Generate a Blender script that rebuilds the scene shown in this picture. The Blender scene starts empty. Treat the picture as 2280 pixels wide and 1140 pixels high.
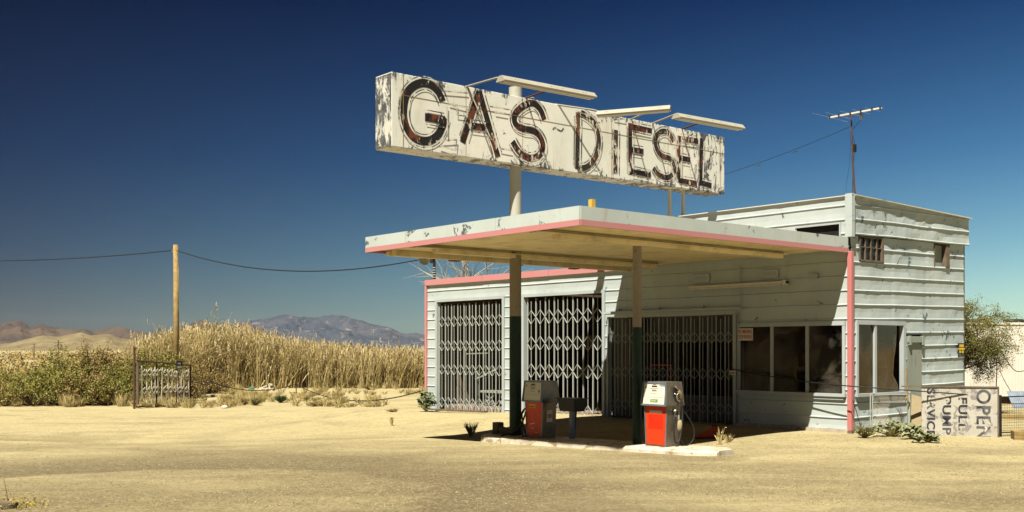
import bpy, math, random
from mathutils import Vector, Matrix, noise
R = math.radians
sc = bpy.context.scene
col = sc.collection
random.seed(7)

# ------------------------------------------------------------------ camera
F_PX, HX, HY, CZ = 2398.0, 1140.0, 778.0, 1.9
CAM = Vector((13.78, -21.54, CZ))
FW = Vector((-.7664, .6425, 0)).normalized()
RT = Vector((.6425, .7664, 0)).normalized()
cd = bpy.data.cameras.new('camera'); cam = bpy.data.objects.new('camera', cd); col.objects.link(cam)
cam.location = CAM
cam.rotation_euler = (R(90), 0, math.atan2(.7664, .6425))
cd.sensor_width = 36; cd.lens = 36 * F_PX / 2280
cd.shift_y = (HY - 570) / 2280
cd.clip_start = .1; cd.clip_end = 40000
sc.camera = cam

# ------------------------------------------------------------------ sky, sun, exposure
SUN = Vector((.28, -.55, 1)).normalized()
w = bpy.data.worlds.new('World'); sc.world = w; w.use_nodes = True
nt = w.node_tree; nt.nodes.clear()
out = nt.nodes.new('ShaderNodeOutputWorld'); bg = nt.nodes.new('ShaderNodeBackground')
sky = nt.nodes.new('ShaderNodeTexSky'); sky.sky_type = 'NISHITA'; sky.sun_disc = False
sky.sun_elevation = math.asin(SUN.z); sky.sun_rotation = R(153); sky.altitude = 1200
sky.air_density = 1.0; sky.dust_density = 1.2; sky.ozone_density = 2.5
tc = nt.nodes.new('ShaderNodeTexCoord'); sep = nt.nodes.new('ShaderNodeSeparateXYZ')
nt.links.new(tc.outputs['Generated'], sep.inputs[0])
er = nt.nodes.new('ShaderNodeValToRGB')
SKY_EL = [(0.0, (1.15, 1.22, 1.07)), (.035, (.92, 1.05, .97)), (.09, (.60, .80, .84)), (.17, (.27, .50, .69)), (.30, (.05, .17, .36)), (.5, (.03, .09, .20))]
el = er.color_ramp.elements
while len(el) < len(SKY_EL): el.new(.5)
for e, (p, c) in zip(el, SKY_EL): e.position = p; e.color = (*[v * .5 for v in c], 1)
nt.links.new(sep.outputs[2], er.inputs[0])
dot = nt.nodes.new('ShaderNodeVectorMath'); dot.operation = 'DOT_PRODUCT'; dot.inputs[1].default_value = RT
nt.links.new(tc.outputs['Generated'], dot.inputs[0])
mr = nt.nodes.new('ShaderNodeMapRange'); mr.inputs[1].default_value = -.45; mr.inputs[2].default_value = .45
mr.inputs[3].default_value = 0; mr.inputs[4].default_value = 1
nt.links.new(dot.outputs['Value'], mr.inputs[0])
ar = nt.nodes.new('ShaderNodeValToRGB')
SKY_AZ = [(0.0, (.29, .27, .35)), (.5, (.66, .76, .83)), (1.0, (1.50, 1.62, 1.50))]
el = ar.color_ramp.elements
while len(el) < len(SKY_AZ): el.new(.5)
for e, (p, c) in zip(el, SKY_AZ): e.position = p; e.color = (*[v * .5 for v in c], 1)
nt.links.new(mr.outputs[0], ar.inputs[0])
def vmul(a, b):
    n = nt.nodes.new('ShaderNodeVectorMath'); n.operation = 'MULTIPLY'; nt.links.new(a, n.inputs[0])
    if hasattr(b, 'links') or hasattr(b, 'is_linked'): nt.links.new(b, n.inputs[1])
    else: n.inputs[1].default_value = b
    return n.outputs[0]
o1 = vmul(sky.outputs[0], er.outputs[0]); o2 = vmul(o1, ar.outputs[0]); o3 = vmul(o2, (1.75, 1.75, 1.75))
nt.links.new(o3, bg.inputs[0]); bg.inputs[1].default_value = .05
nt.links.new(bg.outputs[0], out.inputs[0])

sd = bpy.data.lights.new('sun', 'SUN'); so = bpy.data.objects.new('sun', sd); col.objects.link(so)
sd.energy = 5.0; sd.angle = R(.5); sd.color = (1, .945, .80)
so.rotation_euler = SUN.to_track_quat('Z', 'Y').to_euler()
so.location = (10, -20, 60)
vs = sc.view_settings; vs.view_transform = 'Standard'; vs.look = 'None'; vs.exposure = 1.60; vs.gamma = 1
sc.render.engine = 'CYCLES'
sc.cycles.max_bounces = 7; sc.cycles.transparent_max_bounces = 12; sc.cycles.volume_bounces = 0; sc.cycles.diffuse_bounces = 2

# ------------------------------------------------------------------ helpers
def W(px, depth, z=None, py=None):
    if z is None: z = CZ + (HY - py) / F_PX * depth
    p = CAM + FW * depth + RT * ((px - HX) / F_PX * depth)
    return Vector((p.x, p.y, z))
def ray(px, py): return FW + RT * ((px - HX) / F_PX) + Vector((0, 0, (HY - py) / F_PX))
def onX(px, py, X):
    d = ray(px, py); return CAM + d * ((X - CAM.x) / d.x)
def onY(px, py, Y):
    d = ray(px, py); return CAM + d * ((Y - CAM.y) / d.y)
def sst(a, b, x):
    t = max(0, min(1, (x - a) / (b - a))); return t * t * (3 - 2 * t)
def ground_h(x, y, fine=True):
    f = -.09 + .025 * x
    f = max(-.42, min(-.06, f))
    wl = -.19 * sst(-9, -16, x)
    k = sst(-5.3, -.7, y) * (1 - sst(-17, -24, x) if x < -17 else 1)
    k *= 1 - sst(1.0, 6, x)
    h = f * (1 - k) + wl * k
    far = math.hypot(x - 2, y + 6)
    h += .22 * sst(45, 75, far) * -1 * 0
    if fine and far < 90:
        h += .035 * noise.noise((x * .25, y * .25, 3)) * sst(3, 12, abs(y + 3) if x > -17 else 12) + .006 * noise.noise((x * 1.7, y * 1.7, 9))
    return h
class MB:
    def __init__(s): s.v = []; s.f = []; s.m = []; s.mi = 0; s.c = None
    def add(s, vs, fs):
        b = len(s.v); s.v += [tuple(p) for p in vs]
        for f in fs: s.f.append([b + i for i in f]); s.m.append(s.mi)
    def quad(s, a, b, c, d): s.add([a, b, c, d], [(0, 1, 2, 3)])
    def box(s, x0, x1, y0, y1, z0, z1):
        s.hexa([(x0,y0,z0),(x1,y0,z0),(x1,y1,z0),(x0,y1,z0),(x0,y0,z1),(x1,y0,z1),(x1,y1,z1),(x0,y1,z1)])
    def hexa(s, v): s.add(v, [(0,3,2,1),(4,5,6,7),(0,1,5,4),(1,2,6,5),(2,3,7,6),(3,0,4,7)])
    def bar(s, a, b, wx, wy=None, up=(0,0,1)):
        a = Vector(a); b = Vector(b); wy = wy or wx
        d = (b - a).normalized(); u = Vector(up)
        if abs(d.dot(u)) > .97: u = Vector((1, 0, 0))
        r = d.cross(u).normalized() * wx / 2; u = r.cross(d).normalized() * wy / 2
        s.hexa([a - r - u, a + r - u, a + r + u, a - r + u, b - r - u, b + r - u, b + r + u, b - r + u])
    def tube(s, pts, r, n=6, cap=True):
        pts = [Vector(p) for p in pts]; m = len(pts)
        rs = r if isinstance(r, (list, tuple)) else [r] * m
        vs = []; prev = None
        for i, p in enumerate(pts):
            d = (pts[min(i + 1, m - 1)] - pts[max(i - 1, 0)])
            d = d.normalized() if d.length > 1e-9 else Vector((0, 0, 1))
            if prev is None:
                u = Vector((0, 0, 1)) if abs(d.z) < .9 else Vector((1, 0, 0))
                x = d.cross(u).normalized()
            else:
                x = (prev - d * prev.dot(d)).normalized()
            prev = x; y = d.cross(x)
            for k in range(n):
                a = 2 * math.pi * k / n
                vs.append(p + (x * math.cos(a) + y * math.sin(a)) * rs[i])
        fs = [(i * n + k, i * n + (k + 1) % n, (i + 1) * n + (k + 1) % n, (i + 1) * n + k) for i in range(m - 1) for k in range(n)]
        if cap: fs += [tuple(range(n))[::-1], tuple((m - 1) * n + k for k in range(n))]
        s.add(vs, fs)
    def lathe(s, prof, c=(0,0,0), n=24, axis='z'):
        vs = []
        for r, z in prof:
            for k in range(n):
                a = 2 * math.pi * k / n; x, y = r * math.cos(a), r * math.sin(a)
                vs.append((c[0] + x, c[1] + y, c[2] + z) if axis == 'z' else (c[0] + z, c[1] + x, c[2] + y))
        m = len(prof)
        s.add(vs, [(i*n+k, i*n+(k+1)%n, (i+1)*n+(k+1)%n, (i+1)*n+k) for i in range(m-1) for k in range(n)])
    def build(s, name, mat, parent=None, smooth=False, bevel=0, loc=None):
        me = bpy.data.meshes.new(name); me.from_pydata(s.v, [], s.f)
        for mm in (mat if isinstance(mat, (list, tuple)) else [mat]): me.materials.append(mm)
        if any(s.m): me.polygons.foreach_set('material_index', s.m)
        if smooth: me.polygons.foreach_set('use_smooth', [True] * len(me.polygons))
        me.update()
        o = bpy.data.objects.new(name, me); col.objects.link(o)
        if parent: o.parent = parent
        if loc: o.location = loc
        if bevel:
            b = o.modifiers.new('b', 'BEVEL'); b.width = bevel; b.segments = 2; b.limit_method = 'ANGLE'
        return o
def tag(o, label=None, cat=None, group=None, kind=None):
    if label: o['label'] = label
    if cat: o['category'] = cat
    if group: o['group'] = group
    if kind: o['kind'] = kind
    return o
def empty(name, loc=(0,0,0), rz=0, **k):
    o = bpy.data.objects.new(name, None); col.objects.link(o); o.location = loc; o.rotation_euler = (0, 0, rz)
    o.empty_display_size = .2
    return tag(o, **k)
def cat_curve(pts, n=8):
    pts = [Vector(p) for p in pts]; P = [pts[0]] + pts + [pts[-1]]; o = []
    for i in range(1, len(P) - 2):
        for k in range(n):
            t = k / n; a, b, c, d = P[i-1], P[i], P[i+1], P[i+2]
            o.append(.5 * ((2*b) + (c - a)*t + (2*a - 5*b + 4*c - d)*t*t + (3*b - a - 3*c + d)*t**3))
    o.append(pts[-1]); return o
def sag(a, b, s, n=20):
    a = Vector(a); b = Vector(b)
    return [a.lerp(b, i/n) - Vector((0, 0, s * 4 * (i/n) * (1 - i/n))) for i in range(n + 1)]

# ------------------------------------------------------------------ materials
K = .56   # overall reflectance of the paints and soils below, paired with the exposure above
class NT:
    def __init__(s, name):
        s.m = bpy.data.materials.new(name); s.m.use_nodes = True; s.t = s.m.node_tree
        s.b = s.t.nodes['Principled BSDF']; s.b.inputs['Specular IOR Level'].default_value = .22; s.tc = s.t.nodes.new('ShaderNodeTexCoord')
    def n(s, t, **k):
        x = s.t.nodes.new(t)
        for a, b in k.items(): setattr(x, a, b)
        return x
    def l(s, a, b): s.t.links.new(a, b)
    def mapping(s, scale=(1,1,1), rot=(0,0,0), src='Object'):
        m = s.n('ShaderNodeMapping'); m.inputs['Scale'].default_value = scale; m.inputs['Rotation'].default_value = rot
        s.l(s.tc.outputs[src], m.inputs[0]); return m.outputs[0]
    def noise(s, scale, detail=4, rough=.55, vec=None, dist=0):
        x = s.n('ShaderNodeTexNoise'); x.inputs['Scale'].default_value = scale; x.inputs['Detail'].default_value = detail
        x.inputs['Roughness'].default_value = rough; x.inputs['Distortion'].default_value = dist
        s.l(vec if vec is not None else s.tc.outputs['Object'], x.inputs['Vector']); return x.outputs['Fac']
    def ramp(s, f, a, b, inv=False):
        r = s.n('ShaderNodeMapRange'); r.inputs[1].default_value = a; r.inputs[2].default_value = b
        r.inputs[3].default_value = 1 if inv else 0; r.inputs[4].default_value = 0 if inv else 1
        s.l(f, r.inputs[0]); return r.outputs[0]
    def math(s, op, a, b):
        m = s.n('ShaderNodeMath', operation=op)
        for i, v in ((0, a), (1, b)):
            if isinstance(v, (int, float)): m.inputs[i].default_value = v
            else: s.l(v, m.inputs[i])
        return m.outputs[0]
    def mix(s, f, a, b):
        m = s.n('ShaderNodeMix', data_type='RGBA')
        if isinstance(f, (int, float)): m.inputs[0].default_value = f
        else: s.l(f, m.inputs[0])
        for i, v in ((6, a), (7, b)):
            if isinstance(v, tuple): m.inputs[i].default_value = (*[q * K for q in v[:3]], 1)
            else: s.l(v, m.inputs[i])
        return m.outputs[2]
    def color(s, c): 
        if isinstance(c, tuple): s.b.inputs['Base Color'].default_value = (*[q * K for q in c[:3]], 1)
        else: s.l(c, s.b.inputs['Base Color'])
    def rough(s, r):
        if isinstance(r, (int, float)): s.b.inputs['Roughness'].default_value = r
        else: s.l(r, s.b.inputs['Roughness'])
    def bump(s, h, strength=.3, dist=.02):
        b = s.n('ShaderNodeBump'); b.inputs['Strength'].default_value = strength; b.inputs['Distance'].default_value = dist
        s.l(h, b.inputs['Height']); s.l(b.outputs[0], s.b.inputs['Normal'])
def plain(name, c, rough=.7, metal=0, var=.25, scale=6, bump=0):
    t = NT(name); n = t.noise(scale, 6, .6)
    t.color(t.mix(t.ramp(n, .3, .7), tuple(v * (1 - var) for v in c), tuple(min(1, v * (1 + var)) for v in c)))
    t.rough(rough); t.b.inputs['Metallic'].default_value = metal
    if bump: t.bump(n, bump, .01)
    return t.m
def paint(name, c, chip=(.10, .11, .12), amount=.62, cscale=1.6, stretch=(1,1,1), dirt=(.38, .34, .27), dirtamt=.22, streak=True, rust=0, c2=None, rough=.55, region=None):
    """weathered paint: broad fading, dirt, flaked patches (amount: noise threshold, lower = more)"""
    t = NT(name)
    v = t.mapping(stretch)
    base = t.mix(t.ramp(t.noise(.7, 3), .35, .65), c, c2 or tuple(x * .9 for x in c))
    d = t.noise(2.2, 8, .65, t.mapping((1, 1, .35)) if streak else None)
    base = t.mix(t.math('MULTIPLY', t.ramp(d, .48, .8), dirtamt), base, dirt)
    fine = t.noise(45, 4, .6)
    base = t.mix(t.math('MULTIPLY', t.ramp(fine, .55, .75), .12), base, dirt)
    if rust:
        rs = t.noise(1.5, 6, .7, t.mapping((2.2, 2.2, .25)))
        base = t.mix(t.math('MULTIPLY', t.ramp(rs, .60, .72), rust), base, (.42, .24, .06))
    ch = t.noise(cscale, 9, .72, v, .4)
    if region:
        big = t.noise(region[0], 2, .5)
        ch = t.math('ADD', ch, t.math('MULTIPLY', t.ramp(big, .40, .66), region[1]))
    m = t.ramp(ch, amount, amount + .012)
    t.color(t.mix(m, base, t.mix(t.ramp(fine, .4, .6), chip, tuple(min(1, x * 1.6) for x in chip))))
    t.rough(rough)
    t.bump(t.math('SUBTRACT', t.math('MULTIPLY', t.noise(5, 4), .4), t.math('MULTIPLY', m, .25)), .25, .01)
    return t.m
M = {}
MINT = (.56, .625, .62)
M['mint'] = paint('mint_paint', MINT, rust=.25, amount=.665, cscale=3.2, c2=(.49, .55, .555), region=(.8, .05))
M['mint_side'] = paint('mint_paint_side', MINT, rust=.18, amount=.635, cscale=3.8, c2=(.465, .54, .555), region=(.7, .06))
M['mint_chipped'] = paint('mint_paint_chipped', (.60, .66, .64), chip=(.10, .11, .115), amount=.62, cscale=1.5, rust=.5, region=(.45, .05), streak=False)
M['pink'] = paint('pink_paint', (.62, .24, .25), chip=(.30, .30, .28), amount=.72, cscale=3, dirtamt=.2, c2=(.60, .27, .27))
M['pink_post'] = paint('pink_post_paint', (.62, .21, .21), chip=(.35, .2, .18), amount=.8, cscale=3, dirtamt=.15)
M['trim'] = paint('trim_paint', (.49, .54, .55), chip=(.25, .2, .15), amount=.68, cscale=4, dirtamt=.5)
M['cream'] = paint('cream_soffit', (1.32, 1.12, .69), chip=(.09, .07, .04), amount=.73, cscale=1.8, dirt=(.2, .15, .08), dirtamt=.55, c2=(1.25, 1.03, .62))
M['beam'] = paint('beam_paint', (1.1, .92, .58), chip=(.10, .07, .03), amount=.72, cscale=2.2, dirt=(.16, .11, .05), dirtamt=.7, streak=False)
M['shopdark'] = plain('shaded_shop_front', (.10, .10, .095), .8, scale=2, var=.4)  # dark grey puts the shade behind the gate into the board colour
M['black'] = plain('dark_void', (.012, .011, .010), .9)
M['glassdark'] = plain('dark_interior', (.34, .25, .20), .9, scale=1.2, var=.5)
M['woodold'] = plain('weathered_wood', (.16, .12, .085), .85, scale=4, var=.35, bump=.4)
M['greyboard'] = paint('grey_door_board', (.33, .37, .32), chip=(.16, .15, .12), amount=.60, cscale=2.5, stretch=(3, 3, .25), dirtamt=.6)
M['gatebar'] = paint('gate_bar_paint', (.43, .455, .42), chip=(.20, .12, .07), amount=.66, cscale=7, dirtamt=.3)
M['concrete'] = plain('rough_concrete', (.52, .45, .35), .9, scale=3, var=.22, bump=.7)
M['kerb'] = paint('painted_kerb', (.74, .66, .52), chip=(.28, .22, .15), amount=.55, cscale=3.5, streak=False, dirt=(.33, .25, .16), dirtamt=.9)
M['steel'] = plain('dull_steel', (.30, .25, .20), .38, .75, scale=5, var=.25)
M['steelframe'] = plain('grey_blue_frame', (.26, .30, .34), .4, .5)
M['red'] = paint('red_panel_bright', (.80, .055, .012), chip=(.5, .35, .3), amount=.76, cscale=4, dirt=(.4, .05, .01), dirtamt=.3, rough=.35)
M['reddark'] = plain('red_decal_patch', (.68, .03, .008), .4, var=.1)
M['redworn'] = paint('red_panel_worn', (.85, .10, .05), chip=(.5, .4, .35), amount=.68, cscale=4.5, dirt=(.2, .03, .02), dirtamt=.5, rough=.4)
M['face'] = plain('dial_face', (.78, .74, .62), .3, var=.06)
M['facedark'] = plain('dial_window', (.06, .05, .045), .3)
M['greenlab'] = plain('green_decal', (.16, .33, .08), .5, var=.1)
M['yellowlab'] = plain('yellow_decal', (.78, .52, .03), .5, var=.1)
M['white'] = plain('white_paint', (.74, .70, .60), .6, var=.08)
M['blackp'] = plain('black_plastic', (.018, .018, .02), .45)
M['rubber'] = plain('rubber', (.025, .024, .024), .6)
M['alu'] = plain('nozzle_metal', (.62, .60, .55), .35, .7)
M['brown'] = plain('brown_grip', (.22, .15, .07), .6)
M['green_post'] = plain('dark_green_post', (.012, .035, .022), .5, var=.3)
M['post'] = paint('pole_bare_paint', (.36, .30, .22), chip=(.2, .13, .07), amount=.62, cscale=5, dirtamt=.6)
M['polelight'] = paint('pole_pale_paint', (.50, .50, .42), chip=(.35, .25, .1), amount=.64, cscale=4, dirtamt=.5, rust=.5)
M['rust'] = plain('rusty_metal', (.10, .05, .028), .85, scale=9, var=.45, bump=.3)
M['fixture'] = paint('fixture_enamel', (.42, .40, .33), chip=(.3, .2, .1), amount=.72, cscale=5, dirt=(.3, .2, .1), dirtamt=.4)
M['cone'] = plain('cone_red', (.50, .05, .02), .6)
M['tire'] = plain('tyre_rubber', (.02, .02, .02), .8, bump=.4)
M['pinewood'] = plain('yellow_timber', (.33, .225, .085), .85, scale=5, var=.3, bump=.3)
M['yellow'] = plain('yellow_stub', (.60, .40, .06), .7)
M['tanboard'] = plain('tan_board', (.36, .29, .17), .8, var=.12)
M['redtext'] = plain('red_lettering', (.50, .05, .03), .6)
M['blacktext'] = plain('black_lettering', (.03, .03, .035), .7)
M['bluegrey'] = plain('blue_grey_post', (.22, .26, .32), .6)
# big sign paints
def signmat(name, amount, base=(.76, .74, .65), reg=(.28, .12), chip=(.07, .075, .085)):
    t = NT(name)
    d = t.noise(2.0, 8, .68, t.mapping((1, 1, .3)))
    b = t.mix(t.ramp(t.noise(.9, 3), .4, .6), base, (base[0]*.90, base[1]*.93, base[2]*.93))
    b = t.mix(t.math('MULTIPLY', t.ramp(d, .5, .78), .4), b, (.50, .40, .24))
    rs = t.noise(1.1, 5, .7, t.mapping((3, 3, .22)))
    b = t.mix(t.math('MULTIPLY', t.ramp(rs, .62, .70), .55), b, (.55, .36, .10))
    n1 = t.noise(4.2, 10, .80, t.mapping((1, 1.1, .45)), .8)
    big = t.noise(reg[0], 2, .5)
    # more wear close to the top and bottom edges and to the far end
    sp = t.n('ShaderNodeSeparateXYZ'); t.l(t.tc.outputs['Object'], sp.inputs[0])
    ez = t.math('ABSOLUTE', t.math('SUBTRACT', sp.outputs[2], 6.87), 0)
    e = t.math('MULTIPLY', t.ramp(ez, .50, .77), .10)
    ey = t.math('MULTIPLY', t.ramp(sp.outputs[1], -4.0, 1.7), .10)
    tot = t.math('ADD', t.math('ADD', n1, e), t.math('ADD', ey, t.math('MULTIPLY', t.ramp(big, .35, .7), reg[1])))
    m = t.ramp(tot, amount, amount + .01)
    g = t.mix(t.ramp(t.noise(7, 3), .4, .6), chip, (.14, .14, .145))
    t.color(t.mix(m, b, g)); t.rough(.6)
    t.bump(t.math('SUBTRACT', t.noise(3, 4), m), .35, .01)
    return t.m
M['signface'] = signmat('sign_face_paint', .70, base=(.90,.88,.80))
M['signend'] = signmat('sign_end_paint', .53, base=(.72, .70, .63), reg=(1.2, .10))
def lettermat(name, dark, rust, flake, rustamt):
    t = NT(name)
    n = t.noise(2.6, 7, .7, t.mapping((1, 1, .7)), .5)
    c = t.mix(t.ramp(n, rustamt, rustamt + .07), dark, rust)
    n2 = t.noise(5, 8, .75, t.mapping((1, 1.3, .6)), .5)
    m = t.ramp(t.math('ADD', n2, t.math('MULTIPLY', t.ramp(t.noise(1.3, 2), .45, .6), .07)), flake, flake + .015)
    t.color(t.mix(m, c, (.68, .63, .52))); t.rough(.6)
    t.bump(m, .3, .008)
    return t.m
M['letter'] = lettermat('letter_dark_rust', (.016, .013, .013), (.17, .045, .022), .645, .53)
M['letterrust'] = lettermat('letter_rust', (.02, .013, .012), (.15, .045, .025), .595, .50)
M['letterworn'] = lettermat('letter_worn', (.035, .027, .022), (.15, .07, .04), .575, .52)
M['outline'] = lettermat('letter_outline', (.05, .05, .055), (.10, .08, .07), .53, .6)
M['ghost'] = lettermat('ghost_outline', (.20, .20, .20), (.32, .29, .25), .49, .5)
# glass
t = NT('dusty_glass'); t.t.nodes.remove(t.b)
tr = t.n('ShaderNodeBsdfTransparent'); tr.inputs[0].default_value = (.66, .60, .54, 1)
gl = t.n('ShaderNodeBsdfGlossy'); gl.inputs['Roughness'].default_value = .05
df = t.n('ShaderNodeBsdfDiffuse'); df.inputs[0].default_value = (.32, .28, .22, 1)
lw = t.n('ShaderNodeFresnel'); lw.inputs[0].default_value = 1.16
m1 = t.n('ShaderNodeMixShader'); m2 = t.n('ShaderNodeMixShader')
t.l(lw.outputs[0], m1.inputs[0]); t.l(tr.outputs[0], m1.inputs[1]); t.l(gl.outputs[0], m1.inputs[2])
t.l(t.math('MULTIPLY', t.ramp(t.noise(1.6, 7, .7, dist=.6), .46, .80), .22), m2.inputs[0])
t.l(m1.outputs[0], m2.inputs[1]); t.l(df.outputs[0], m2.inputs[2])
t.l(m2.outputs[0], t.t.nodes['Material Output'].inputs[0]); M['glass'] = t.m
def foliage(name, cols, rough=.6, trans=.0):
    t = NT(name); g = t.n('ShaderNodeNewGeometry')
    r = t.n('ShaderNodeValToRGB'); e = r.color_ramp.elements
    while len(e) < len(cols): e.new(.5)
    for i, c in enumerate(cols): e[i].position = i / (len(cols) - 1); e[i].color = (*[q * K for q in c], 1)
    n = t.noise(.9, 2)
    t.l(t.math('ADD', t.math('MULTIPLY', g.outputs['Random Per Island'], .6), t.math('MULTIPLY', t.ramp(n, .3, .7), .4)), r.inputs[0])
    t.color(r.outputs[0]); t.rough(rough); t.b.inputs['Specular IOR Level'].default_value = .25
    return t.m
M['reed'] = foliage('dry_reed', [(.15, .10, .035), (.42, .31, .12), (.64, .50, .23), (.74, .62, .34)])
M['plume'] = foliage('reed_plume', [(.50, .40, .22), (.62, .52, .32)])
M['drygrass'] = foliage('dry_grass', [(.32, .23, .08), (.55, .43, .18), (.66, .54, .26)])
M['shrubgreen'] = foliage('shrub_green', [(.07, .07, .012), (.17, .17, .025), (.30, .275, .045), (.26, .18, .05)])
M['shrubbrown'] = foliage('shrub_brown', [(.13, .08, .025), (.27, .18, .055), (.36, .26, .085), (.16, .145, .03)])
M['leafgreen'] = foliage('broad_leaf', [(.05, .075, .03), (.10, .14, .05), (.19, .22, .10)])
M['squash'] = foliage('wilting_leaf', [(.10, .13, .05), (.20, .22, .10), (.34, .30, .16)])
M['mesquite'] = foliage('mesquite_leaf', [(.08, .085, .018), (.17, .17, .035), (.30, .26, .07)])
M['twig'] = plain('twig_bark', (.15, .10, .05), .9)
M['deadwood'] = plain('dead_bark', (.42, .35, .25), .9, var=.3)
M['olive'] = foliage('olive_weed', [(.13, .12, .03), (.30, .26, .09)])
M['flower'] = foliage('yellow_flower', [(.30, .22, .03), (.48, .37, .06)])
# ground
def gp0(px, py):
    d = (CZ + .2) * F_PX / (py - HY); return W(px, d, 0)
def circ(a, b, c):
    ax, ay, bx_, by_, cx, cy = a.x, a.y, b.x, b.y, c.x, c.y
    d = 2 * (ax * (by_ - cy) + bx_ * (cy - ay) + cx * (ay - by_))
    ux = ((ax*ax+ay*ay)*(by_-cy) + (bx_*bx_+by_*by_)*(cy-ay) + (cx*cx+cy*cy)*(ay-by_)) / d
    uy = ((ax*ax+ay*ay)*(cx-bx_) + (bx_*bx_+by_*by_)*(ax-cx) + (cx*cx+cy*cy)*(bx_-ax)) / d
    return ux, uy, math.hypot(ax - ux, ay - uy)
def groundmat():
    t = NT('sand_and_gravel')
    P = t.mapping((1, 1, 1), (0, 0, -math.atan2(.7664, .6425)))   # x axis runs with the yard's tyre lanes
    mp = t.n('ShaderNodeMapping'); mp.inputs['Scale'].default_value = (.24, .55, 1); t.l(P, mp.inputs[0])
    lanes = t.noise(1.0, 5, .6, mp.outputs[0], .5)
    patch = t.noise(.16, 5, .6)
    sp = t.n('ShaderNodeSeparateXYZ'); t.l(P, sp.inputs[0])
    # distance from the forecourt: pale sand by the station, greyer gravel on the lot
    o = t.n('ShaderNodeSeparateXYZ'); t.l(t.tc.outputs['Object'], o.inputs[0])
    dl = t.n('ShaderNodeVectorMath', operation='DISTANCE'); t.l(t.tc.outputs['Object'], dl.inputs[0]); dl.inputs[1].default_value = (4.5, -16, 0)
    k = t.math('MULTIPLY', t.ramp(dl.outputs['Value'], 6, 17, True), .13)
    lot = t.n('ShaderNodeVectorMath', operation='DISTANCE'); t.l(t.tc.outputs['Object'], lot.inputs[0]); lot.inputs[1].default_value = (-6, -19, 0)
    k2 = t.math('MULTIPLY', t.ramp(lot.outputs['Value'], 8, 20, True), .09)
    g = t.math('ADD', t.math('ADD', t.math('MULTIPLY', lanes, .60), t.math('MULTIPLY', patch, .40)), t.math('ADD', k, k2))
    gm = t.ramp(g, .53, .74)
    fine = t.noise(9, 8, .75); grit = t.noise(60, 5, .8)
    sand = t.mix(t.ramp(fine, .35, .65), (.56, .475, .26), (.47, .39, .20))
    grav = t.mix(t.ramp(fine, .35, .65), (.33, .265, .135), (.24, .19, .09))
    c = t.mix(gm, sand, grav)
    # dark oily gravel streak in the foreground
    dk = t.n('ShaderNodeMapping'); dk.inputs['Location'].default_value = (0, 0, 0); dk.inputs['Scale'].default_value = (.25, .7, 1); t.l(P, dk.inputs[0])
    dkn = t.noise(.8, 6, .65, dk.outputs[0], .3)
    c = t.mix(t.math('MULTIPLY', t.ramp(dkn, .55, .70), .25), c, (.15, .11, .065))
    # tyre-swept bands: many narrow, broken stripes along the lanes
    tb = t.n('ShaderNodeMapping'); tb.inputs['Scale'].default_value = (.22, 3.2, 1); tb.inputs['Rotation'].default_value = (0, 0, .06); t.l(P, tb.inputs[0])
    tbn = t.noise(1.0, 5, .65, tb.outputs[0], .6)
    c = t.mix(t.math('MULTIPLY', t.ramp(tbn, .50, .66), t.math('ADD', t.math('MULTIPLY', gm, .18), .05)), c, (.17, .13, .07))
    blo = t.noise(.9, 6, .7, None, .4)
    c = t.mix(t.math('MULTIPLY', t.ramp(blo, .52, .66), .28), c, (.22, .17, .09))
    c = t.mix(t.math('MULTIPLY', t.ramp(blo, .30, .44, True), .35), c, (.56, .48, .28))
    # broad dark sweep of oily gravel crossing the near part of the lot
    sx = t.n('ShaderNodeMapping'); sx.inputs['Scale'].default_value = (.05, .42, 1); sx.inputs['Location'].default_value = (.3, 1.1, 0); t.l(P, sx.inputs[0])
    swn = t.noise(1.3, 3, .5, sx.outputs[0], .8)
    near = t.n('ShaderNodeVectorMath', operation='DISTANCE'); t.l(t.tc.outputs['Object'], near.inputs[0]); near.inputs[1].default_value = (11, -22, 0)
    c = t.mix(t.math('MULTIPLY', t.math('MULTIPLY', t.ramp(swn, .50, .60), t.ramp(near.outputs['Value'], 17, 25, True)), .30), c, (.13, .10, .055))
    wob = t.math('MULTIPLY', t.math('SUBTRACT', t.noise(.55, 5, .6), .5), 2.2)
    for (A_, B_, C_, fade, amt) in (((60, 1062), (330, 1050), (900, 1136), 5.0, .9), ((0, 972), (420, 985), (1000, 1040), 1.8, .30), ((700, 1010), (1300, 1040), (2000, 1030), 1.4, .22), ((200, 915), (700, 930), (1000, 960), 1.5, .15)):
        ux, uy, ur = circ(gp0(*A_), gp0(*B_), gp0(*C_))
        dv = t.n('ShaderNodeVectorMath', operation='DISTANCE'); t.l(t.tc.outputs['Object'], dv.inputs[0]); dv.inputs[1].default_value = (ux, uy, 0)
        nearc = math.hypot(CAM.x - ux, CAM.y - uy) < ur
        q = t.math('ADD', dv.outputs['Value'], wob)
        e = t.math('MULTIPLY', t.ramp(q, ur - .5, ur, True) if nearc else t.ramp(q, ur, ur + .5), t.ramp(q, ur - fade, ur - .5) if nearc else t.ramp(q, ur + .5, ur + fade, True))
        c = t.mix(t.math('MULTIPLY', t.math('MULTIPLY', e, t.ramp(tbn, .20, .45)), amt), c, (.15, .115, .06))
    clod = t.noise(5.5, 3, .9)
    c = t.mix(t.math('MULTIPLY', t.ramp(clod, .50, .66), .30), c, (.17, .13, .07))
    c = t.mix(t.math('MULTIPLY', t.ramp(clod, .34, .48, True), .22), c, (.60, .52, .32))
    nd = t.n('ShaderNodeTexNoise'); nd.inputs['Scale'].default_value = 14; nd.inputs['Detail'].default_value = 4; t.l(t.tc.outputs['Object'], nd.inputs['Vector'])
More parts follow.
